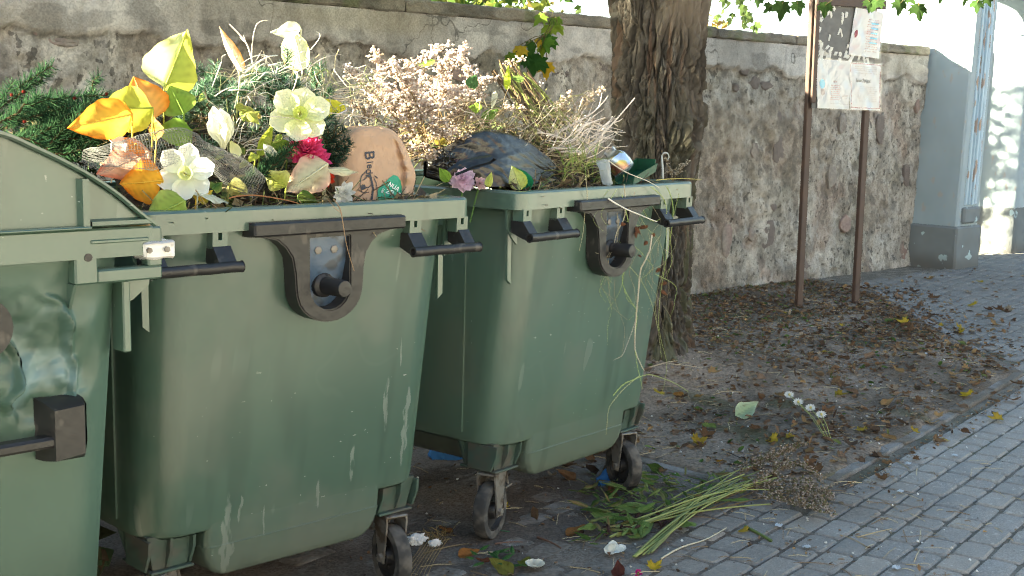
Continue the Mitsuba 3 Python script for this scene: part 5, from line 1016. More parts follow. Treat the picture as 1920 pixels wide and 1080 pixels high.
# ---- far container
def plume(mb, pts, n, L, cols, s, r=.0022, tuft=.006):
    """A dried flower spray: an arching stem with side branches set with fluffy seed tufts."""
    p = np.array(pts, float); t_ = np.linspace(0, 1, 12); q = np.stack([PchipInterpolator(np.linspace(0, 1, len(p)), p[:, k])(t_) for k in range(3)], 1); mb.tube(q, np.linspace(r, r*.4, 12), 5, c=(.26, .19, .10))
    OC = np.array([(1, 0, 0), (-1, 0, 0), (0, 1, 0), (0, -1, 0), (0, 0, 1), (0, 0, -1.)]); OF = np.array([(0, 2, 4), (2, 1, 4), (1, 3, 4), (3, 0, 4), (2, 0, 5), (1, 2, 5), (3, 1, 5), (0, 3, 5)])
    for i in range(n):
        k = s.uniform(.25, 1)*11; o = q[int(k)]*(1-k % 1)+q[min(int(k)+1, 11)]*(k % 1); d = s.normal(0, 1, 3); d[2] = abs(d[2])*.8; d /= np.linalg.norm(d); l = L*s.uniform(.4, 1)*(1.15-k/14)
        br_ = np.array([o, o+d*l*.5+A(0, 0, l*.12), o+d*l+A(0, 0, -.02*l)]); mb.tube(br_, .0006, 3, c=(.3, .22, .13), cap=False)
        m = max(4, int(l/.0055))
        for a in np.linspace(.2, 1, m):
            c = np.array(cols[s.integers(len(cols))])*s.uniform(.75, 1.2); e = (br_[0]*(1-a)**2+2*a*(1-a)*br_[1]+a*a*br_[2])+s.normal(0, .0022, 3)
            mb.add(OC@Rot.random(random_state=int(s.integers(1 << 30))).as_matrix()*tuft*s.uniform(.45, .95)*[1, 1, .8]+e, OF, np.clip(c, 0, .9))
PK = [(.72, .64, .60), (.78, .73, .70), (.60, .49, .43), (.68, .61, .57), (.46, .36, .28)]
s = np.random.default_rng(61)
PLAB = ['tallest upright plume at the top right of the far heap', 'pink white plume leaning up left over the middle heap', 'lowest left plume reaching towards the cream lily', 'upright pale plume near the centre of the far heap', 'pale plume curving right at the top of the heap', 'upright plume nearest the cut stem bundle', 'short pale plume drooping left above the paper bag', 'plume bending right into the cut stem bundle', 'pale plume low in the heap, right of its centre', 'small inner plume above the paper bag top', 'low pale plume drooping right above the black bag', 'broad pale plume filling the middle of the heap', 'small left plume between straws and heap', 'plume reaching the top of the cut stem bundle', 'thin plume standing left of centre at the back', 'plume standing at the back of the heap centre']
SPR = [((800, 258), (790, 180), (800, 118), (842, 84)), ((770, 250), (735, 190), (715, 150), (705, 92)), ((780, 255), (730, 200), (680, 160), (648, 128)), ((820, 250), (830, 180), (850, 130), (872, 88)), ((790, 250), (760, 180), (770, 130), (815, 108)), ((840, 258), (870, 200), (880, 150), (868, 104)),
       ((800, 262), (760, 215), (745, 190), (700, 165)), ((850, 250), (840, 200), (860, 180), (905, 190)), ((830, 262), (810, 210), (830, 170), (880, 175)), ((780, 262), (765, 225), (770, 205), (760, 170)), ((820, 268), (850, 230), (870, 220), (905, 235)), ((800, 262), (790, 225), (805, 200), (850, 205)), ((770, 240), (740, 220), (720, 200), (690, 205)), ((860, 240), (880, 200), (900, 160), (930, 150)), ((790, 240), (780, 190), (745, 140), (740, 120)), ((835, 240), (820, 160), (835, 120), (850, 100))]
for i, q in enumerate(SPR):
    mb = MB(); y0 = s.uniform(3.25, 3.5); plume(mb, [aty(a, b, y0-.05*k) for k, (a, b) in enumerate(q)], 72, .075, PK, s, tuft=.0075)
    put('dried_flower', mb, 'petal_mat', smooth=False, color=mb.col(), label=PLAB[i], cat='dried flower', group='dried plumes on the far container')
for lab, q, n, y0 in (('small brown dried flower spray right of the stem bundle', ((1030, 250), (1060, 215), (1085, 195), (1108, 176)), 26, 3.35), ('brown dried flower head above the pale twigs', ((1040, 240), (1050, 205), (1065, 185), (1072, 172)), 30, 3.4), ('drooping white catkin like flower spray over the black bag', ((930, 215), (950, 205), (985, 205), (1000, 212)), 14, 3.1), ('single dried spike standing above the stem bundle', ((1000, 185), (1010, 170), (1016, 158), (1022, 148)), 8, 3.4), ('dried tuft at the top of the stem bundle', ((945, 150), (955, 130), (975, 115), (980, 112)), 20, 3.4)):
    mb = MB(); plume(mb, [aty(a, b, y0) for a, b in q], n, .045, PK, s, tuft=.0055); put('dried_flower', mb, 'petal_mat', smooth=False, color=mb.col(), label=lab, cat='dried flower')
for i in range(22):
    mb = MB(); px, py, y0 = s.uniform(690, 880), s.uniform(215, 315), s.uniform(3.05, 3.25); a = s.uniform(.2, 2.9); L = s.uniform(40, 80)
    plume(mb, [aty(px, py, y0), aty(px+L*.5*math.cos(a), py-L*.45*math.sin(a), y0-.02), aty(px+L*math.cos(a), py-L*.7*math.sin(a), y0-.02)], 26, .05, [(.50, .40, .34), (.62, .53, .47), (.34, .25, .18), (.26, .19, .12), (.70, .63, .58)], s, .0018, .0058)
    put('dried_flower', mb, 'petal_mat', smooth=False, color=mb.col(), label='short brownish dried sprig matted under the tall pale plumes', cat='dried flower', group='matted dried sprigs')
for i in range(9):
    mb = MB(); px, py, y0 = s.uniform(1030, 1100), s.uniform(200, 255), s.uniform(3.2, 3.4); a = s.uniform(.1, 1.9); L = s.uniform(35, 70)
    plume(mb, [aty(px, py, y0), aty(px+L*.5*math.cos(a), py-L*.5*math.sin(a), y0), aty(px+L*math.cos(a), py-L*.8*math.sin(a), y0)], 26, .045, [(.44, .37, .31), (.58, .51, .45), (.30, .23, .16)], s, .0016, .0052)
    put('dried_flower', mb, 'petal_mat', smooth=False, color=mb.col(), label='brown dried sprig right of the cut stem bundle', cat='dried flower', group='dried sprigs right of the bundle')
# bundle of cut stems
for i in range(58):
    f = i/57; a0 = A(920+45*rs.random()+f*40, 105+f*30+rs.uniform(0, 35)); a1 = A(1010+f*55+rs.uniform(-15, 15), 262-f*20+rs.uniform(-12, 12)); y = 3.18+.22*rs.random()
    stem('cut_plant', 'green brown cut stem in the slanting bundle on the far container', [aty(*a0, y+.06), aty(*(a0*.5+a1*.5+rs.normal(0, 4, 2)), y+.02), aty(*a1, y-.06)], rs.uniform(.0026, .0044), A(*((.16, .19, .05), (.24, .25, .08), (.10, .07, .04), (.075, .05, .03))[rs.integers(4)])*rs.uniform(.8, 1.2), 'bundle of cut stems')
leaf('tulip_leaf', 'bright lime strip of leaf standing at the top of the stem bundle', aty(950, 168, 3.15), aty(953, 122, 3.16), .024, (.50, .62, .05), (.55, .66, .08), fold=.1)
for px, py, tx, ty, w, c, lab in ((880, 165, 893, 140, 26, (.07, .15, .06), 'dark green leaf among the dried plumes'), (985, 150, 958, 145, 14, (.14, .22, .06), 'short green leaf on the stem bundle'), (905, 225, 938, 200, 22, (.16, .27, .06), 'mid green leaf between plumes and bundle'), (820, 110, 775, 125, 16, (.25, .36, .08), 'arched green leaf over the dried plumes'),
                                  (930, 170, 922, 205, 12, (.72, .72, .55), 'pale drooping leaf beside the stem bundle'), (815, 262, 842, 268, 18, (.34, .28, .06), 'olive yellow leaf left of the black bag'), (905, 205, 880, 200, 22, (.2, .3, .06), 'green leaf tucked under the plumes')):
    leaf('green_leaf', lab, aty(px, py, 3.2), aty(tx, ty, 3.18), w/600, c, A(*c)*1.25)
# black plastic bag
mat('film_mat', bump(P((.012, .011, .010), .26, specular=.55), lambda p, n, uv: fbm(p.x*40, p.y*40, p.z*40, 2), .0018))
bgk = thing('rubbish_bag', 'crumpled black plastic bag lying behind the front rim of the far container', 'rubbish bag')
xo = np.array([800, 830, 860, 890, 915, 945, 985, 1015, 1040, 1062]); top_ = np.array([292, 278, 262, 246, 243, 248, 262, 284, 305, 348]); bot_ = np.array([330, 338, 344, 348, 350, 350, 351, 351, 351, 351])
def bag3(u, v):
    px = 800+262*u; a = PchipInterpolator(xo, top_)(px); b = PchipInterpolator(xo, bot_)(px); py = b*(1-v)+a*v
    h = .10*np.sin(PI*u**.8)*(np.sqrt(np.clip(1-(1-v*1.0)**0*(v-.0)**2.2, 0, 1)))
    rad = np.stack([u*6, v*3, u*0], -1); cr = .050*np.abs(((u*1.9-v*.8) % 1)-.5)+.060*np.abs(((u*1.1+v*1.5+.3) % 1)-.5)+.045*(np.abs(nfbm(rad*.9, 3, 5)-.5))+.014*np.abs(nz(np.stack([u*18+v*6, v*4, u*0], -1), 3)-.5)
    cr = .050*folds(u*1.6, v, 21, 16)+.034*folds(u*1.6, v, 8, 60)+.030*folds(u*3, v*1.5, 9, 90)+.003*np.abs(np.sin((u*9+v*5+2*nfbm(np.stack([u*2, v*2, u*0], -1), 2, 6))*3))+.010*np.abs(nfbm(np.stack([u*9, v*5, u*0], -1), 3, 4)-.5)
    yy = 3.065+.10*v-h*.7-cr
    d = FWD+RIGHT*(px[..., None]-960)/FOCAL-UPV*(py[..., None]-540)/FOCAL
    return EYE+d*(yy/d[..., 1])[..., None]
put('film', grid(bag3, 110, 60), 'film_mat', bgk, smooth=22)
put('back_film', grid(lambda u, v: bag3(u, v)+(.22*v*(1-v)*4*np.sin(PI*u)+.02)[..., None]*A(.15, 1, -.2), 40, 20), 'film_mat', bgk, smooth=True)
def crumple(name, label, o, r, mat_, s, cat, squash=(1, 1, .7), col=None, amp=.55, sub=3):
    m = trimesh.creation.icosphere(sub, 1.0); v = np.array(m.vertices); k = s.uniform(0, 50)
    d = 1+amp*(np.abs(nfbm(v*1.7+k, 3, 3)-.5)*3-.5)+.30*(np.abs(nz(v*4+k, 5)-.5)*2-.5); v = v*d[:, None]*r*squash
    return put(name, (v+o, m.faces), mat_, smooth=18, label=label, cat=cat)
k = crumple('x', None, aty(835, 300, 3.05), .048, 'film_mat', rs, None, (1.1, .8, .8)); scene[bgk+'__knot'] = scene.pop(k); labels.pop(k, None)
hd = MB(); 
q = np.array(pxl([(842, 320, 2.965), (862, 306, 2.955), (890, 297, 2.95), (922, 292, 2.945), (931, 298, 2.94), (920, 306, 2.94), (892, 313, 2.945), (856, 328, 2.955)])); hd.add(*loft([q+A(0, .0, -.003), q+A(0, .010, .003)], close=False))
put('handle_loop', hd, 'film_mat', bgk, smooth=30)
# leaves and flowers along the far container's front rim
leaf('tulip_leaf', 'broad bright yellow green leaf standing on the front rim, black bag behind it', aty(978, 356, 2.975), aty(960, 311, 2.99), .062, (.62, .68, .22), (.52, .62, .10), fold=.35, half=(.74, .74, .36))
leaf('tulip_leaf', 'dark green leaf behind the bright one on the front rim', aty(996, 355, 3.0), aty(966, 314, 3.01), .05, (.02, .22, .10), (.03, .26, .12), fold=.2)
leaf('tulip_leaf', 'small yellow green leaf on the rim between pink flower and broad leaf', aty(914, 350, 2.98), aty(922, 322, 2.98), .026, (.56, .64, .14), (.6, .66, .2), fold=.4)
leaf('tulip_leaf', 'pointed mid green leaf left of the pink flower', aty(842, 341, 3.0), aty(824, 315, 3.0), .036, (.20, .36, .05), (.26, .42, .08))
mum('washed out pink artificial rose lying behind the rim', 868, 336, 3.03, .045, 40, (.62, .42, .56), (.78, .62, .74), (0, 0, .4), .34, yank=1.15)
mum('faded pink petals beside the artificial rose', 900, 343, 3.02, .026, 20, (.66, .40, .42), (.74, .55, .58), (.3, 0, .2), .3)
# pale twigs
TW = (.66, .58, .51)
stem('pale_twig', 'long pale twig pointing up right in front of the trunk', pxl([(1085, 290, 3.15), (1120, 262, 3.14), (1150, 230, 3.12), (1190, 184, 3.10)]), .0046, TW, None, [(10, (.75, 0, -.62), .035), (10, (.95, 0, .05), .055), (5, (-.3, 0, .5), .04)])
stem('pale_twig', 'second pale twig below the long one, bending up right', pxl([(1030, 262, 3.2), (1070, 235, 3.2), (1110, 212, 3.2), (1140, 180, 3.2)]), .004, TW, None, [(6, (.1, 0, .9), .05), (9, (.5, 0, .7), .05), (12, (.3, 0, .8), .05), (4, (.6, 0, .6), .06)])
for i in range(64):
    px, py = rs.uniform(1035, 1140), rs.uniform(225, 285); a = rs.uniform(-.5, 1.3); L = rs.uniform(30, 80); y = rs.uniform(3.06, 3.25)
    stem('pale_twig', 'thin pale twig in the sunlit tangle above the glass jar', pxl([(px-L*.5*math.cos(a), py+L*.4*math.sin(a), y), (px, py+rs.normal(0, 4), y-.02), (px+L*.5*math.cos(a), py-L*.5*math.sin(a), y)]), rs.uniform(.0012, .0030), A(*TW)*rs.uniform(.8, 1.25), 'tangle of pale twigs')
for i in range(60):
    px, py = rs.uniform(1045, 1120), rs.uniform(290, 345); a = rs.uniform(.2, 2.2); L = rs.uniform(25, 70); y = rs.uniform(3.0, 3.12)
    stem('green_stalk', 'thin green stalk in the tuft between black bag and plastic cup', pxl([(px, py, y), (px+L*.4*math.cos(a), py-L*.5*math.sin(a), y-.01), (px+L*math.cos(a), py-L*.8*math.sin(a)+rs.uniform(0, 20), y-.02)]), rs.uniform(.0008, .0017), A(*((.16, .26, .05), (.28, .32, .09), (.36, .34, .14))[rs.integers(3)])*rs.uniform(.7, 1.2), 'tuft of green stalks')
def tangle(label, n, box_, yr, cols, seed):
    s = np.random.default_rng(seed); mb = MB()
    for i in range(n):
        px, py, y = s.uniform(box_[0], box_[2]), s.uniform(box_[1], box_[3]), s.uniform(*yr); a = s.normal(.6, .8); L = s.uniform(25, 110); b = s.normal(0, 10)
        p = np.array(pxl([(px-L*.5*math.cos(a), py+L*.4*math.sin(a), y), (px, py+b, y-.02), (px+L*.3*math.cos(a+.3), py-L*.25*math.sin(a+.3)+b*.6, y-.02), (px+L*.5*math.cos(a+.2), py-L*.45*math.sin(a), y-.01)]))
        mb.tube(p, s.uniform(.0006, .0016), 3, c=A(*cols[s.integers(len(cols))])*s.uniform(.6, 1.2), cap=False)
    put('dry_straw', mb, 'stalk_mat', smooth=True, color=mb.col(), label=label, cat='dry straw', kind='stuff')
tangle('tangled straw brown stems matted across the far container heap', 420, (850, 190, 1110, 330), (3.1, 3.35), [(.50, .42, .30), (.36, .28, .18), (.62, .55, .44), (.24, .18, .11), (.30, .30, .12)], 31)
tangle('matted grass and pale threads between flowers and dried plumes', 300, (400, 130, 720, 330), (3.02, 3.25), [(.56, .52, .42), (.40, .36, .24), (.66, .63, .56), (.24, .28, .12)], 32)
# glass jar, plastic cup, green box, hook
scene['glass_mat'] = {'type': 'dielectric', 'int_ior': 1.5}; scene['film_clear'] = {'type': 'thindielectric', 'int_ior': 1.5}
jar = thing('glass_jar', 'tilted clear glass lantern jar with yellow stained shoulder', 'jar'); o = aty(1172, 322, 3.05); ax = (aty(1136, 274, 3.10)-o); ax /= np.linalg.norm(ax); _, a, b = basis(ax); g_ = np.linspace(0, 2*PI, 33)[:-1]
def jlathe(prof): return loft([[o+ax*h+(a*math.cos(q)+b*math.sin(q))*r for q in g_] for r, h in prof])
JP = [(.001, 0), (.036, 0), (.043, .006), (.045, .03), (.043, .058), (.036, .072), (.024, .080), (.022, .084), (.022, .100), (.0195, .100), (.0195, .084), (.033, .070), (.040, .057), (.042, .03), (.040, .008), (.001, .005)]
put('glass', jlathe(JP), 'glass_mat', jar, smooth=35)
mat('iridescent', {'type': 'principled', 'base_color': proc(lambda p, n, uv: mix(mix((.60, .52, .10), (.50, .60, .72), smoothstep(.45, .6, fbm(p.x*30, p.y*30, p.z*30, 2))), mi.Color3f(.30, .12, .08), smoothstep(1.29, 1.265, p.z))), 'roughness': .25, 'metallic': .6, 'specular': .8})
put('stained_lining', jlathe([(.0385, .012), (.0400, .03), (.0385, .056), (.0315, .068)]), 'iridescent', jar, smooth=35)
cup = thing('plastic_cup', 'crushed milky plastic cup in front of the glass jar', 'cup'); o = aty(1140, 346, 3.0); ax = aty(1130, 302, 3.01)-o; hL = np.linalg.norm(ax); ax /= hL; _, a, b = basis(ax)
mat('milky_mat', {'type': 'principledthin', 'base_color': {'type': 'rgb', 'value': [.72, .74, .74]}, 'roughness': .25, 'diff_trans': 1.2, 'spec_trans': .35, 'eta': 1.4}, False)
cv, cf = loft([[o+ax*h*hL+(a*math.cos(q)*1.25+b*math.sin(q)*.55)*r*(1+.10*math.sin(3*q+h*7)) for q in g_] for r, h in ((.016, 0), (.026, .05), (.0265, .2), (.027, .22), (.028, .42), (.0285, .45), (.030, .7), (.0305, .72), (.033, .97), (.036, 1.0))], cap0=True)
put('wall', (cv+(nfbm(cv*50, 2, 3)[:, None]-.5)*.010, cf), 'milky_mat', cup, smooth=30)
gb = thing('plastic_box', 'dark green plastic box corner beside the glass jar', 'box'); mat('green_plastic', P((.006, .055, .028), .4))
c0 = aty(1195, 342, 3.0); d1 = aty(1228, 322, 3.02)-c0; d2 = A(0, .10, .0); d3 = aty(1196, 318, 3.0)-c0
def slab(o, e1, e2, t_): n = np.cross(e1, e2); n = n/np.linalg.norm(n)*t_; return MB().hull([o+i*e1+j*e2+k*n for i in (0, 1) for j in (0, 1) for k in (0, 1)])
put('front', slab(c0-d1*.3, d1*1.3, d3*.6+A(.01, 0, .004), .003), 'green_plastic', gb); put('side', slab(c0+d1, d2, d3, .003), 'green_plastic', gb); put('floor', slab(c0-d1*.3, d1*1.3, d2, .003), 'green_plastic', gb); put('back', slab(c0+d2*.9-d1*.2, d1*1.2, d3, .003), 'green_plastic', gb)
stem('plastic_hook', 'grey plastic hook standing at the right end of the heap', pxl([(1243, 335, 3.05), (1242, 310, 3.05), (1241, 292, 3.05), (1248, 286, 3.05), (1254, 292, 3.05), (1252, 300, 3.05)]), .0042, (.42, .46, .46)); labels['plastic_hook']['category'] = 'hook'
s = np.random.default_rng(88)
for lab, q, n in (('grey brown withered seed spray over the right end of the rim', ((1262, 345), (1258, 325), (1250, 305), (1240, 282)), 24), ('withered seed spray leaning right from the rim end', ((1260, 345), (1268, 328), (1280, 315), (1292, 302)), 22), ('withered spray drooping down across the right handle', ((1262, 340), (1272, 350), (1275, 368), (1272, 390)), 20)):
    mb = MB(); plume(mb, [aty(a_, b_, 3.05) for a_, b_ in q], n, .035, [(.36, .32, .26), (.24, .2, .14), (.46, .42, .36)], s, .0012, .0045); put('dried_flower', mb, 'petal_mat', smooth=False, color=mb.col(), label=lab, cat='dried flower')
stem('straw', 'yellow straw sticking out to the right past the rim end', pxl([(1230, 338, 3.0), (1270, 335, 3.0), (1316, 337, 3.0)]), .0018, (.50, .42, .14))
stem('pale_twig', 'white bent twig lying in front of the glass jar', pxl([(1140, 300, 3.0), (1172, 322, 2.98), (1215, 340, 2.95), (1236, 352, 2.93)]), .0022, (.62, .56, .46))
stem('pale_twig', 'thick white stick hanging in front of the far bracket', pxl([(1140, 372, 2.90), (1170, 390, 2.87), (1205, 405, 2.85), (1232, 416, 2.84)]), .0030, (.66, .62, .54))
# vines hanging down the far container's face: planes just in front of it
FN = A(.125, -.99, -.12)
def fpt(px, py, off=.03): return at(px, py, A(3.306, 2.936, 1.14)+A(0, .03, 0)+FN*off, FN)
VN = [('long woody white root hanging down the far container', .0034, (.52, .46, .38), [(1222, 440), (1218, 470), (1200, 510), (1196, 560), (1192, 600), (1190, 650), (1200, 680), (1208, 695)]),
      ('pale green bindweed stem curving left then down past the bracket', .0017, (.34, .44, .16), [(1166, 365), (1180, 450), (1172, 500), (1166, 525), (1180, 560), (1195, 590), (1190, 640), (1205, 730)]),
      ('bindweed stem looping from the rim to the handle', .0014, (.36, .44, .14), [(1220, 350), (1245, 375), (1250, 400), (1225, 415), (1200, 380)]),
      ('green stem hanging over the right handle', .0016, (.30, .40, .12), [(1250, 350), (1262, 390), (1258, 440), (1250, 480), (1240, 540)]),
      ('thin green stem sweeping right towards the trunk base', .0016, (.36, .44, .14), [(1150, 742), (1180, 715), (1210, 703), (1250, 712), (1290, 734)]),
      ('fine stem trailing from the sweep down to the left', .0011, (.42, .40, .22), [(1200, 703), (1160, 740), (1142, 765), (1138, 800), (1136, 815)]),
      ('thin brown vine down the middle of the far face', .0012, (.34, .28, .18), [(1190, 360), (1176, 420), (1165, 470), (1150, 480), (1120, 488)]),
      ('pale vine beside the pin', .0018, (.46, .40, .28), [(1170, 345), (1172, 400), (1155, 440), (1150, 470), (1160, 480)]),
      ('dry vine in front of the left part of the rim', .0013, (.45, .40, .26), [(1098, 330), (1100, 380), (1095, 420), (1086, 470)]),
      ('fine vine swinging between the bracket and the right edge', .0010, (.30, .34, .16), [(1185, 380), (1215, 430), (1235, 450), (1245, 500), (1230, 560), (1235, 620)]),
      ('grey root fork near the bottom of the vines', .0014, (.36, .33, .28), [(1192, 600), (1178, 640), (1165, 668), (1150, 675)]),
      ('thread like vine at the right edge of the face', .0010, (.36, .42, .16), [(1240, 540), (1235, 600), (1240, 640), (1250, 690), (1240, 740)]),
      ('loose stem crossing the white root', .0011, (.38, .40, .2), [(1180, 500), (1210, 540), (1230, 600), (1240, 670)])]
for lab, r, c, q in VN: stem('hanging_vine', lab, [fpt(*p_, .03+.02*rs.random()) for p_ in q], r, c)
for i in range(34):
    px, py = rs.uniform(1130, 1255), rs.uniform(340, 560); L = rs.uniform(40, 150); q = [(px+8*rs.normal()+14*math.sin(k*1.3+i), py+L*k/3) for k in range(4)]
    stem('hanging_vine', 'thin tangled vine hanging over the right half of the far container', [fpt(*p_, .015+.05*rs.random()) for p_ in q], rs.uniform(.0005, .0010), A(*((.34, .42, .14), (.42, .38, .24), (.28, .24, .16))[rs.integers(3)]), 'thin vines on the far container')
for i, (px, py) in enumerate(((1190, 425), (1212, 425), (1228, 440), (1192, 430), (1214, 452), (1236, 505), (1248, 530), (1200, 480), (1165, 420), (1240, 545))):
    a = fpt(px, py, .05); b = a+rs.normal(0, .018, 3)+A(0, 0, -.014); leaf('withered_leaf', 'withered brown leaf caught in the vines of the far container', a, b, .014, (.22, .10, .06), (.14, .07, .04), 'withered leaves in the vines', mat_='leaf_mat', curl=.6)
# ================================================================ litter on the ground
s = np.random.default_rng(505)
def gpt(px, py, up=0.0):
    q = atz(px, py, 0.0)
    for _ in range(3): q = atz(px, py, ground_z(q[0], q[1]))
    return q+A(0, 0, up)
LB = [(.23, .135, .08), (.19, .115, .07), (.31, .20, .12), (.15, .095, .065), (.26, .18, .13), (.38, .25, .13), (.12, .085, .065), (.36, .29, .22)]; LY = [(.58, .42, .05), (.46, .33, .06), (.62, .46, .07)]; LG = [(.10, .17, .05), (.16, .23, .08), (.07, .12, .035), (.22, .26, .10)]
def inbed(x, y): return BED.buffer(-.06).contains(Point(x, y))
# leaf litter too small to pick apart
mb = MB(); n = 0
DIA = np.array([(0, 0, 0), (.34, .35, .10), (.22, .75, .16), (0, 1, .05), (-.30, .70, .14), (-.28, .3, .10), (0, .5, -.02)]); DF = np.array([(6, 0, 1), (6, 1, 2), (6, 2, 3), (6, 3, 4), (6, 4, 5), (6, 5, 0)])
def litter(x, y, L, c):
    place(mb, (DIA*L*s.uniform(.6, 1.3, 3), DF, np.clip(np.tile(c, (7, 1))*s.uniform(.75, 1.25, (7, 1)), 0, .9)), (x, y, ground_z(x, y)+s.uniform(.001, .010)), A(*s.normal(0, 1, 2), s.normal(0, .22)), A(s.normal(0, .35), s.normal(0, .35), 1))
while n < 9000:
    x, y = s.uniform(4.1, 9.6), s.uniform(2.75, 6.3)
    if not inbed(x, y): continue
    w = .30+.70*sst(.2, .75, (x-5.2)*.22+(.25 if y > 3.6 else 0))+.5*math.exp(-((y-3.0)/.2)**2)+.5*math.exp(-((y-6.2)/.3)**2)
    if s.random() > w*(.35+1.1*float(nfbm(np.array([x*2.2, y*2.2, 3.]), 3))): continue
    k = s.random(); c = LB[s.integers(8)] if k < .93 else (LY[s.integers(3)] if k < .92 else LG[s.integers(4)]); litter(x, y, s.uniform(.012, .048), A(*c)*s.uniform(.55, 1.1)); n += 1
for _ in range(900):    # along the bed's far edge and on the paving
    t_ = s.random(); x, y = 7.2+2.6*t_+s.normal(0, .22), 3.25+2.5*t_+s.normal(0, .22); litter(x, y, s.uniform(.015, .05), A(*LB[s.integers(8)])*s.uniform(.6, 1.1))
for _ in range(520): x, y = s.uniform(2.3, 4.4), s.uniform(1.9, 4.3); litter(x, y, s.uniform(.006, .022), A(*LB[s.integers(8)])*s.uniform(.5, 1.1))
for _ in range(260): x = s.uniform(4.3, 7.0); litter(x, 2.60+(x-4.3)*.17+abs(s.normal(0, .05))*-1, s.uniform(.008, .025), A(*LB[s.integers(8)])*s.uniform(.6, 1.2))
for _ in range(160): x, y = s.uniform(9.5, 12.5), s.uniform(4.2, 5.9); litter(x, y, s.uniform(.02, .05), A(*LB[s.integers(8)])*s.uniform(.6, 1.2))
put('leaf_litter', mb, 'leaf_mat', smooth=False, color=mb.col(), label='fine brown leaf litter over the soil bed and paving edges', cat='leaf litter', kind='stuff')
mb = MB()
for _ in range(1500):   # broken twigs, straws and crumbs
    if s.random() < .7:
        x, y = s.uniform(4.1, 9), s.uniform(2.7, 6.2)
        if not inbed(x, y): continue
    else: x, y = s.uniform(2.4, 5.2), s.uniform(1.8, 4.2)
    a = s.uniform(0, PI); L = s.uniform(.02, .14); z = ground_z(x, y)+.003; d = A(math.cos(a), math.sin(a), s.normal(0, .06)); mb.tube([A(x, y, z)-d*L/2, A(x, y, z+.004), A(x, y, z)+d*L/2], s.uniform(.0006, .0018), 3, c=A(*((.30, .24, .15), (.16, .11, .07), (.42, .36, .24))[s.integers(3)]), cap=False)
put('twig_litter', mb, 'stalk_mat', smooth=False, color=mb.col(), label='broken straws and twig bits scattered over the soil and paving', cat='twig litter', kind='stuff')
mb = MB()
for _ in range(700):    # pebbles, plaster crumbs, specks of glass and paper
    x, y = (s.uniform(2.4, 6.5), s.uniform(1.6, 4.4)) if s.random() < .6 else (s.uniform(4.2, 8.5), s.uniform(2.8, 6.2))
    r = s.uniform(.0015, .006); m = trimesh.creation.icosphere(0, r); mb.add(m.vertices*s.uniform(.6, 1.3, (12, 3))+A(x, y, ground_z(x, y)+r*.4), m.faces, A(*((.45, .44, .42), (.20, .17, .14), (.10, .09, .08), (.62, .63, .64))[s.integers(4)]))
put('gravel', mb, 'stalk_mat', smooth=False, color=mb.col(), label='small stones and crumbs scattered on the ground', cat='gravel', kind='stuff')
def ground_leaf(name, label, px, py, size, c, shape='maple', group=None, ang=None, lift=.004, curl=.25):
    o = gpt(px, py, lift); mb = MB(); a = s.uniform(0, 2*PI) if ang is None else ang; d = A(math.cos(a), math.sin(a), s.normal(.12, .12)); up = A(s.normal(0, .3)-.15, s.normal(0, .3)-.25, 1)
    if shape == 'maple': v, f, cc = maple(size, -curl, s, c, A(*c)*.8); v[:, 1] -= .4*size; place(mb, (v, f, cc), o+A(0, 0, size*.10), d, up)
    else:
        v, q, cc, r = leaf_mesh(o-d*size/2, o+d*size/2+A(0, 0, .2*size), size*.55, c, A(*c)*.75, face=up, curl=-.4, fold=-.4, s=s); mb.add(v, q, cc)
    return put(name, mb, 'leaf_mat', smooth=False if shape == 'maple' else True, color=mb.col(), label=label, cat='fallen leaf', group=group)
YL = [(1812, 743, .10, 'yellow maple leaf lying on the soil near the kerb, the brightest one'), (1868, 790, .10, 'yellow maple leaf on the pavement just outside the kerb'), (1575, 744, .09, 'yellow leaf on the soil right of the white daisies'), (1548, 663, .075, 'yellow leaf in the middle of the soil bed'), (1475, 590, .07, 'greenish yellow leaf near the left notice board post'),
      (1578, 612, .05, 'small bright yellow leaf between the two posts and the kerb'), (1450, 828, .085, 'mustard leaf on the soil left of the daisies'), (1615, 810, .08, 'long ochre leaf behind the kerb'), (1398, 918, .06, 'yellow leaf on the lying plant stems'), (1234, 740, .09, 'yellow maple leaf at the foot of the trunk beside the far container'),
      (1310, 832, .10, 'curled yellow brown leaf on bare soil right of the wheel'), (1715, 811, .07, 'yellow leaf lying on the kerb'), (1772, 828, .055, 'small brown yellow leaf on the paving by the kerb'), (1395, 1000, .06, 'yellow brown leaf on the pavement beside the green twig'), (1228, 1068, .07, 'yellow leaf at the bottom edge below the flower stems'), (940, 955, .07, 'yellow leaf on the dirt right of the front wheel'), (1480, 822, .06, 'orange yellow leaf below the daisies')]
for px, py, sz, lab in YL: ground_leaf('yellow_leaf', lab, px, py, sz*.82, A(*LY[s.integers(3)])*s.uniform(.7, 1.05), curl=s.uniform(.12, .3))
for px, py, sz, c, lab in ((1397, 786, .13, (.42, .56, .36), 'pale green cabbage like leaf on the bare soil'), ): 
    v, q, cc, r = leaf_mesh(gpt(1376, 786, .01), gpt(1418, 776, .05), .085, c, (.55, .66, .5), face=A(-.3, -.8, .7), curl=-.3, fold=-.5, s=s); mb = MB().add(v, q, cc); put('pale_leaf', mb, 'gloss_leaf', smooth=True, color=mb.col(), label=lab, cat='fallen leaf')
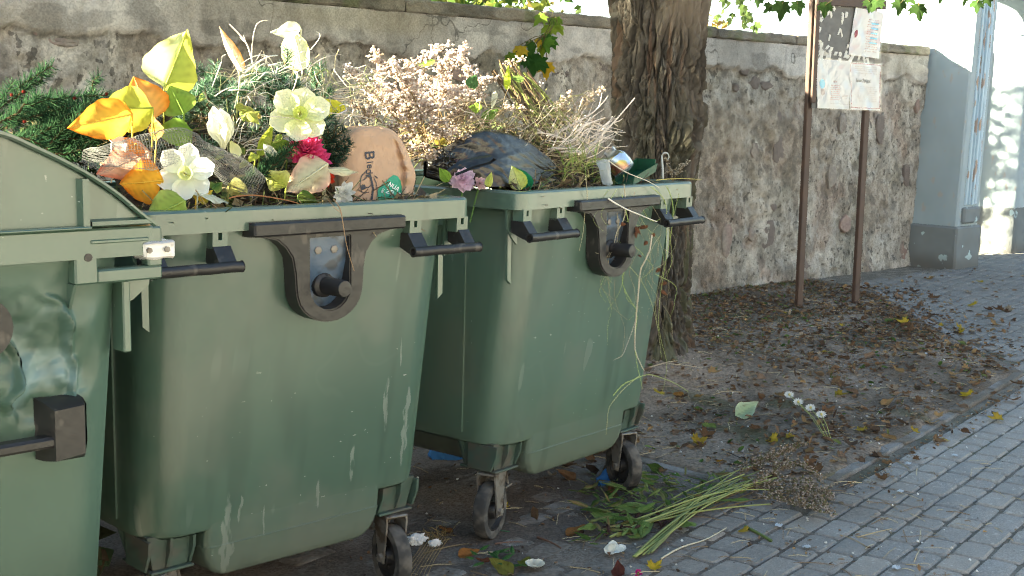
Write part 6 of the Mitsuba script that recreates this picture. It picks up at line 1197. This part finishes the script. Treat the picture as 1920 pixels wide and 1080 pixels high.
for px, py, sz, lab in ((1327, 805, .075, 'green maple leaf on bare soil below the pale leaf'), (1802, 648, .08, 'bright green leaf near the far edge of the soil bed'), (1308, 772, .06, 'small green leaf between trunk and pale leaf'), (1225, 886, .09, 'green leaf on the ground right of the wheel'), (1670, 605, .08, 'green leaf between the litter below the right post'), (1698, 605, .08, 'grey green leaf right of the other green leaf by the post')): ground_leaf('green_leaf', lab, px, py, sz, LG[s.integers(4)], 'oval')
for px, py, sz, c, lab in ((1350, 869, .055, (.62, .28, .04), 'orange oval leaf on bare soil'), (1145, 930, .11, (.20, .10, .06), 'dark red brown leaf beside the far wheel'), (880, 1045, .10, (.48, .22, .08), 'orange brown curled leaf left of the green sprig'), (905, 1058, .07, (.25, .10, .06), 'red brown leaf on the green sprig'), (1080, 1003, .10, (.30, .16, .07), 'brown leaf left of the lying flower stems'), (1005, 970, .10, (.22, .14, .09), 'crumpled grey brown leaves in the middle of the dirt'), (835, 1000, .07, (.24, .11, .05), 'rusty leaf pile at the front wheel'),
                           (1425, 750, .06, (.34, .16, .08), 'brown leaf behind the daisies'), (1440, 795, .07, (.30, .18, .12), 'pinkish brown leaf next to the pale leaf'), (1270, 745, .09, (.40, .22, .08), 'tan leaf at the foot of the trunk'), (1310, 748, .08, (.46, .30, .12), 'light tan leaf right of the trunk foot'), (1160, 1078, .11, (.16, .06, .05), 'dark red brown leaf at the bottom edge of the picture'), (1540, 845, .05, (.42, .26, .16), 'pale brown curled leaf near the dried flower heads'), (940, 1072, .13, (.26, .26, .07), 'olive leaf lying flat at the bottom edge'), (985, 1062, .09, (.20, .22, .05), 'olive green leaf beside the white disc')): ground_leaf('brown_leaf', lab, px, py, sz*.72, A(*c)*.8, 'oval')
n = 0
while n < 130:
    px, py = s.uniform(1240, 1915), s.uniform(545, 900); q = gpt(px, py)
    if not (BED.buffer(.2).contains(Point(q[0], q[1]))) or s.random() > .35+.6*(px > 1500): continue
    k = s.random(); ground_leaf('fallen_leaf', 'dry brown leaf among many on the soil bed', px, py, s.uniform(.035, .085), A(*LB[s.integers(8)])*s.uniform(.7, 1.2), 'maple' if k < .55 else 'oval', 'brown leaves on the soil bed'); n += 1
for _ in range(26):
    px, py = s.uniform(1680, 1915), s.uniform(515, 640); ground_leaf('fallen_leaf', 'dry leaf lying on the paving before the gate', px, py, s.uniform(.05, .11), A(*(LB+LY)[s.integers(11)])*s.uniform(.7, 1.1), 'maple', 'leaves on the paving before the gate')
for _ in range(30):
    px, py = s.uniform(1030, 1180), s.uniform(830, 900); ground_leaf('fallen_leaf', 'dry leaf in the drift under the far container', px, py, s.uniform(.05, .09), A(*LB[s.integers(8)])*s.uniform(.6, 1.1), 'oval', 'leaves drifted under the far container')
# daisies
for k, (px, py) in enumerate(((1479, 757), (1496, 771), (1519, 782), (1539, 795))):
    o = gpt(px, py, .045); f = toward(o)*.6+A(0, 0, .8); f /= np.linalg.norm(f); _, a, b = basis(f); t = thing('daisy', f'white artificial daisy on the soil, {("topmost", "second from the top", "third from the top", "lowest")[k]} of the row of four', 'flower'); mb = MB()
    for i in range(12): g_ = i*PI/6; petal(mb, o, a*math.cos(g_)+b*math.sin(g_)+f*.1, f, .027, .011, (.7, .7, .66), (.8, .8, .8), .1, nu=4, nv=3)
    put('petals', mb, 'petal_mat', t, smooth=True, color=mb.col()); m = MB().mesh(trimesh.creation.icosphere(1, .006), (.55, .45, .15)); m.moved(o+f*.003); put('centre', m, 'stalk_mat', t, smooth=True, color=m.col())
    m = MB().tube([o, (o+gpt(1560, 835))/2+A(0, 0, .02), gpt(1545+5*k, 820+4*k, .005)], .0015, 5, c=(.36, .38, .12)); put('stem', m, 'stalk_mat', t, smooth=True, color=m.col())
# tissues and scraps
mat('tissue_mat', {'type': 'principledthin', 'base_color': {'type': 'rgb', 'value': [.80, .82, .85]}, 'roughness': .8, 'diff_trans': .5}, False); mat('blue_film', {'type': 'principledthin', 'base_color': {'type': 'rgb', 'value': [.06, .22, .55]}, 'roughness': .3, 'diff_trans': .7, 'spec_trans': .1, 'eta': 1.4}, False)
crumple('tissue', 'crumpled white tissue between the containers, left of the straw tuft', gpt(782, 1022, .02), .030, 'tissue_mat', s, 'tissue', (1.2, 1, .7), sub=4)
crumple('tissue', 'small crumpled tissue right of the straw tuft', gpt(815, 1025, .012), .022, 'tissue_mat', s, 'tissue', (1.2, 1, .6), sub=4)
t = thing('artificial_flower', 'crumpled white cloth flower beside the lying stems', 'flower'); o = gpt(1152, 1040, .012)
for k in range(9):
    mb = MB(); d = A(s.normal(0, 1), s.normal(0, .6), s.uniform(.2, 1.1)); petal(mb, o, d, toward(o)+s.normal(0, .5, 3), s.uniform(.032, .05), .034, (.70, .74, .72), (.78, .82, .82), .4); put('petal', mb, 'petal_mat', t, smooth=True, color=mb.col())
t = thing('artificial_flower', 'white round flower cup at the bottom edge of the picture', 'flower'); o = gpt(1003, 1070, .014)
for k in range(6):
    mb = MB(); g_ = k*PI/3; petal(mb, o, A(math.cos(g_), math.sin(g_), .35), A(0, -.3, 1), .036, .036, (.55, .50, .40), (.74, .76, .70), .5); put('petal', mb, 'petal_mat', t, smooth=True, color=mb.col())
mum('magenta petal scrap at the bottom edge of the picture', 1197, 1072, 2.36, .016, 8, (.5, .02, .16), (.6, .05, .25), (0, 0, 1), .4)
def film_strip(name, label, pts, w, cat='plastic bag', mat_='blue_film'):
    p = np.array(pts); t_ = np.linspace(0, 1, 26); q = np.stack([PchipInterpolator(np.linspace(0, 1, len(p)), p[:, k])(t_) for k in range(3)], 1); w = PchipInterpolator(np.linspace(0, 1, len(w)), w)(t_)
    tg = np.gradient(q, axis=0); sd = np.cross(tg, toward(q[5])); sd /= np.linalg.norm(sd, axis=1)[:, None]; n_ = np.cross(sd, tg); n_ /= np.linalg.norm(n_, axis=1)[:, None]; g_ = np.linspace(0, 2*PI, 19)[:-1]
    R = q[:, None]+w[:, None, None]*(sd[:, None]*np.cos(g_)[None, :, None]+.45*n_[:, None]*np.sin(g_)[None, :, None]); R = R+(nfbm(R*60, 2, 5)[..., None]-.5)*.016
    return put(name, loft(R), mat_, smooth=25, label=label, cat=cat)
film_strip('blue_bag', 'twisted blue plastic bag caught under the far container wheel', [gpt(1122, 912, .015), gpt(1140, 905, .03), gpt(1156, 895, .05), gpt(1160, 905, .13)], [.018, .026, .014, .006])
film_strip('blue_bag', 'blue plastic bag in shadow behind the containers', [gpt(806, 862, .01), gpt(835, 860, .03), gpt(862, 862, .03), gpt(872, 850, .02)], [.02, .05, .03, .02])
mat('scrap_mat', P((.34, .37, .41), .5))
for i, (px, py, lab) in enumerate(((1703, 873, 'white wrapper scrap on the pavement near the kerb'), (1735, 666, 'grey wrapper scrap on the soil under the right post'), (1512, 1031, 'clear plastic shard at the bottom of the pavement'), (1688, 926, 'silver foil scrap between two pavers'), (1440, 875, 'flat clear film scrap on the soil behind the dried heads'), (1460, 990, 'small bluish scrap on the pavement below the dried heads'), (1790, 858, 'white scrap on a paver right of the kerb'), (1780, 520, 'curved white scrap before the gate pillar'), (1190, 898, 'grey film scrap right of the far wheel'), (1680, 1070, 'white chip in a paver joint at the bottom'))):
    o = gpt(px, py, .006); k = s.uniform(0, 9); v, f = grid(lambda u, v: o+(u-.5)[..., None]*A(.032, .008, 0)+(v-.5)[..., None]*A(-.006, .026, 0)*(.6+.4*np.sin(PI*u))[..., None]+(.012*nfbm(np.stack([u*4, v*4, u*0+k], -1), 3))[..., None]*A(0, 0, 1), 7, 7); put('scrap', (v, f), 'scrap_mat', smooth=20, label=lab, cat='scrap')
for i, (px, py, c, r, L, ang, lab) in enumerate(((1420, 998, (.10, .14, .05), .006, 0, 0, ''),)):
    m = MB().tube([gpt(1397, 990, .006), gpt(1420, 1003, .008), gpt(1446, 1017, .006)], .0055, 7, c=c); put('green_twig', m, 'stalk_mat', smooth=True, color=m.col(), label='short dark green twig lying on the pavement', cat='twig')
for q, r, c, lab in ((((1240, 1050), (1280, 1030), (1320, 1015), (1362, 994)), .0034, (.46, .42, .33), 'long pale stick on the pavement below the cut stems'), (((1608, 1010), (1640, 1003), (1672, 994)), .002, (.42, .32, .18), 'thin tan straw on the pavers'), (((1008, 1010), (1030, 1020), (1052, 1030)), .0045, (.14, .08, .06), 'dark brown twig on the dirt'), (((795, 1040), (840, 1030), (880, 1022)), .002, (.24, .18, .10), 'thin twig pointing at the front wheel'), (((1218, 690), (1245, 684), (1270, 678)), .003, (.36, .30, .22), 'pale twig at the foot of the trunk'), (((1255, 684), (1290, 689), (1318, 692)), .002, (.46, .40, .3), 'thin straw right of the trunk foot'), (((1365, 850), (1400, 868), (1430, 882)), .002, (.05, .04, .035), 'dark thin twig on the soil behind the dried heads'), (((928, 1022), (955, 1021), (980, 1019)), .003, (.16, .09, .07), 'reddish twig right of the yellow leaf on the dirt')):
    stem('ground_twig', lab, [gpt(a_, b_, .005+.004*(k % 2)) for k, (a_, b_) in enumerate(q)], r, c)
# cut flower stems lying on the pavement
for i in range(19):
    grp = i % 2; b0 = A(1187+35*s.random(), 1043+12*s.random()) if grp else A(1112+55*s.random(), 995+20*s.random()); t0 = A(1318+s.normal(0, 8), 963+s.normal(0, 6)); t1 = t0+A(60+80*s.random(), -18-38*s.random())
    if i > 16: b0 = A(1200+40*s.random(), 985-25*s.random()); t0 = b0+A(110, -40); t1 = t0+A(70, -30)
    stem('cut_plant', 'green cut stem in the bunch lying on the pavement', [gpt(*b0, .006+.012*s.random()), gpt(*(b0*.5+t0*.5), .020+.02*s.random()), gpt(*t0, .045+.015*s.random()), gpt(*t1, .03+.02*s.random())], s.uniform(.0028, .0050), A(*((.20, .24, .08), (.28, .31, .11), (.15, .18, .07), (.24, .26, .09))[s.integers(4)]), 'bunch of cut stems on the pavement')
for i in range(36):
    f = s.random(); o = gpt(1130+190*f+s.normal(0, 8), 1015-52*f+s.normal(0, 10), .02+.02*s.random()); d = A(s.normal(0, 1), s.normal(0, 1), s.normal(-.1, .3)); d /= np.linalg.norm(d); L = s.uniform(.03, .07)
    leaf('withered_leaf', 'dark withered leaf shrivelled on the stems of the lying bunch', o, o+d*L, L*.22, (.075, .045, .042), (.10, .06, .05), 'shrivelled leaves of the lying bunch', face=A(s.normal(0, .4), s.normal(0, .4), 1), curl=.6, mat_='leaf_mat')
mb = MB()
for i in range(330):
    px, py = s.uniform(1105, 1400), s.uniform(905, 1030); 
    if py > 1045-(px-1105)*.35: continue
    o = gpt(px, py, .02+.03*s.random()); d = A(s.normal(0, 1), s.normal(0, 1), s.normal(0, .2)); d /= np.linalg.norm(d); L = s.uniform(.04, .105)
    v, q, cc, r = leaf_mesh(o, o+d*L, L*.21, A(*(LG+[(.22, .16, .08), (.20, .20, .09)])[s.integers(6)])*s.uniform(.9, 1.4), A(*LG[s.integers(4)]), face=A(s.normal(0, .4), s.normal(0, .4), 1), s=s); m = MB().add(v, q, cc)
    put('stem_leaf', m, 'leaf_mat', smooth=True, color=m.col(), label='lance shaped green leaf among the cut stems on the ground', cat='leaf', group='leaves of the lying bunch')
for px, py, tx, ty, w, lab in ((1160, 985, 1106, 975, 26, 'light green leaf pointing left at the end of the lying bunch'), (1225, 968, 1135, 962, 22, 'long light green leaf along the top of the lying bunch'), (1190, 1018, 1228, 985, 24, 'broad light green leaf in front of the lying bunch'), (1300, 1002, 1270, 985, 22, 'dark green leaf under the cut stem tips'), (1120, 1000, 1082, 1008, 12, 'thin yellow green leaf left of the lying bunch')):
    leaf('stem_leaf', lab, gpt(px, py, .035), gpt(tx, ty, .03), w/420, (.18, .28, .08), (.26, .36, .14), face=A(-.2, -.5, .9))
WLAB = ['withered flower head reaching furthest right on the pavement', 'withered flower head drooping at the lower right of the bunch', 'withered spray lying over the kerb', 'topmost withered spray pointing up over the soil', 'long withered spray across the kerb to the right', 'lowest withered head, nearest the dark green twig', 'short withered head in the lower middle of the bunch', 'upper withered spray pointing right over the soil']
for i, q in enumerate((((1330, 960), (1420, 930), (1480, 940), (1520, 950)), ((1340, 950), (1430, 920), (1500, 925), (1550, 975)), ((1350, 945), (1440, 900), (1500, 890), (1540, 930)), ((1330, 940), (1400, 890), (1450, 870), (1490, 860)), ((1440, 930), (1500, 940), (1530, 960), (1560, 992)), ((1350, 960), (1440, 945), (1500, 965), (1540, 985)), ((1440, 915), (1500, 925), (1535, 940), (1556, 962)), ((1360, 930), (1420, 880), (1460, 870), (1515, 850)))):
    mb = MB(); plume(mb, [gpt(a_, b_, .012+.012*k) for k, (a_, b_) in enumerate(q)], 95, .075, [(.30, .23, .17), (.42, .35, .31), (.54, .47, .43), (.20, .15, .10), (.17, .17, .08)], s, .0020, .0054)
    put('withered_flower', mb, 'petal_mat', smooth=False, color=mb.col(), label=WLAB[i], cat='dried flower', group='withered heads of the lying bunch')
# straw tuft and green sprig between the containers
for i in range(40):
    o = gpt(820+s.normal(0, 8), 1006+s.normal(0, 5)); d = A(s.normal(0, .6), s.normal(0, .6), s.uniform(.2, 1)); stem('straw', 'brown straw in the tuft between tissue and front wheel', [o, o+d*.02, o+d*.05+A(0, 0, -.012)], .0011, A(.26, .19, .08)*s.uniform(.7, 1.3), 'brown straw tuft by the front wheel')
for i in range(8): stem('straw', 'brown straw trailing to the bottom edge left of the sprig', [gpt(800+6*i, 1015, .012), gpt(775+6*i, 1050, .008), gpt(745+8*i, 1085, .006)], .0013, A(.28, .2, .09)*s.uniform(.8, 1.2), 'trailing brown straws')
for i in range(14):
    px, py = 895+s.uniform(-10, 70), 1040+s.uniform(-5, 30); leaf('sprig_leaf', 'narrow green leaf of the sprig lying at the bottom of the picture', gpt(px, py, .02), gpt(px+s.uniform(-35, 40), py+s.uniform(-15, 15), .03), .016, (.06, .15, .05), (.10, .2, .08), 'leaves of the green sprig', face=A(0, -.3, 1))
stem('green_twig', 'thin green stalk on the dirt behind the front wheel', [gpt(925, 994, .006), gpt(940, 998, .006), gpt(955, 999, .006)], .002, (.03, .16, .07))
# sparse moss and grass at the wall foot and along the kerb
mb = MB()
for _ in range(1100):
    if s.random() < .6: x, y = s.uniform(5.8, 9.6), 6.22+s.normal(0, .08)
    else: x, y = s.uniform(4.6, 8.4), s.uniform(3.1, 6.0)
    if not inbed(x, y): continue
    d = A(s.normal(0, .5), s.normal(0, .5), 1); L = s.uniform(.012, .05); z = ground_z(x, y); sd = A(s.normal(), s.normal(), 0)*.0012; mb.add([A(x, y, z)-sd, A(x, y, z)+sd, A(x, y, z)+d*L], [[0, 1, 2]], A(.09, .13, .03)*s.uniform(.6, 1.6))
put('grass', mb, 'leaf_mat', smooth=False, color=mb.col(), label='sparse grass blades at the foot of the wall', cat='grass', kind='stuff')
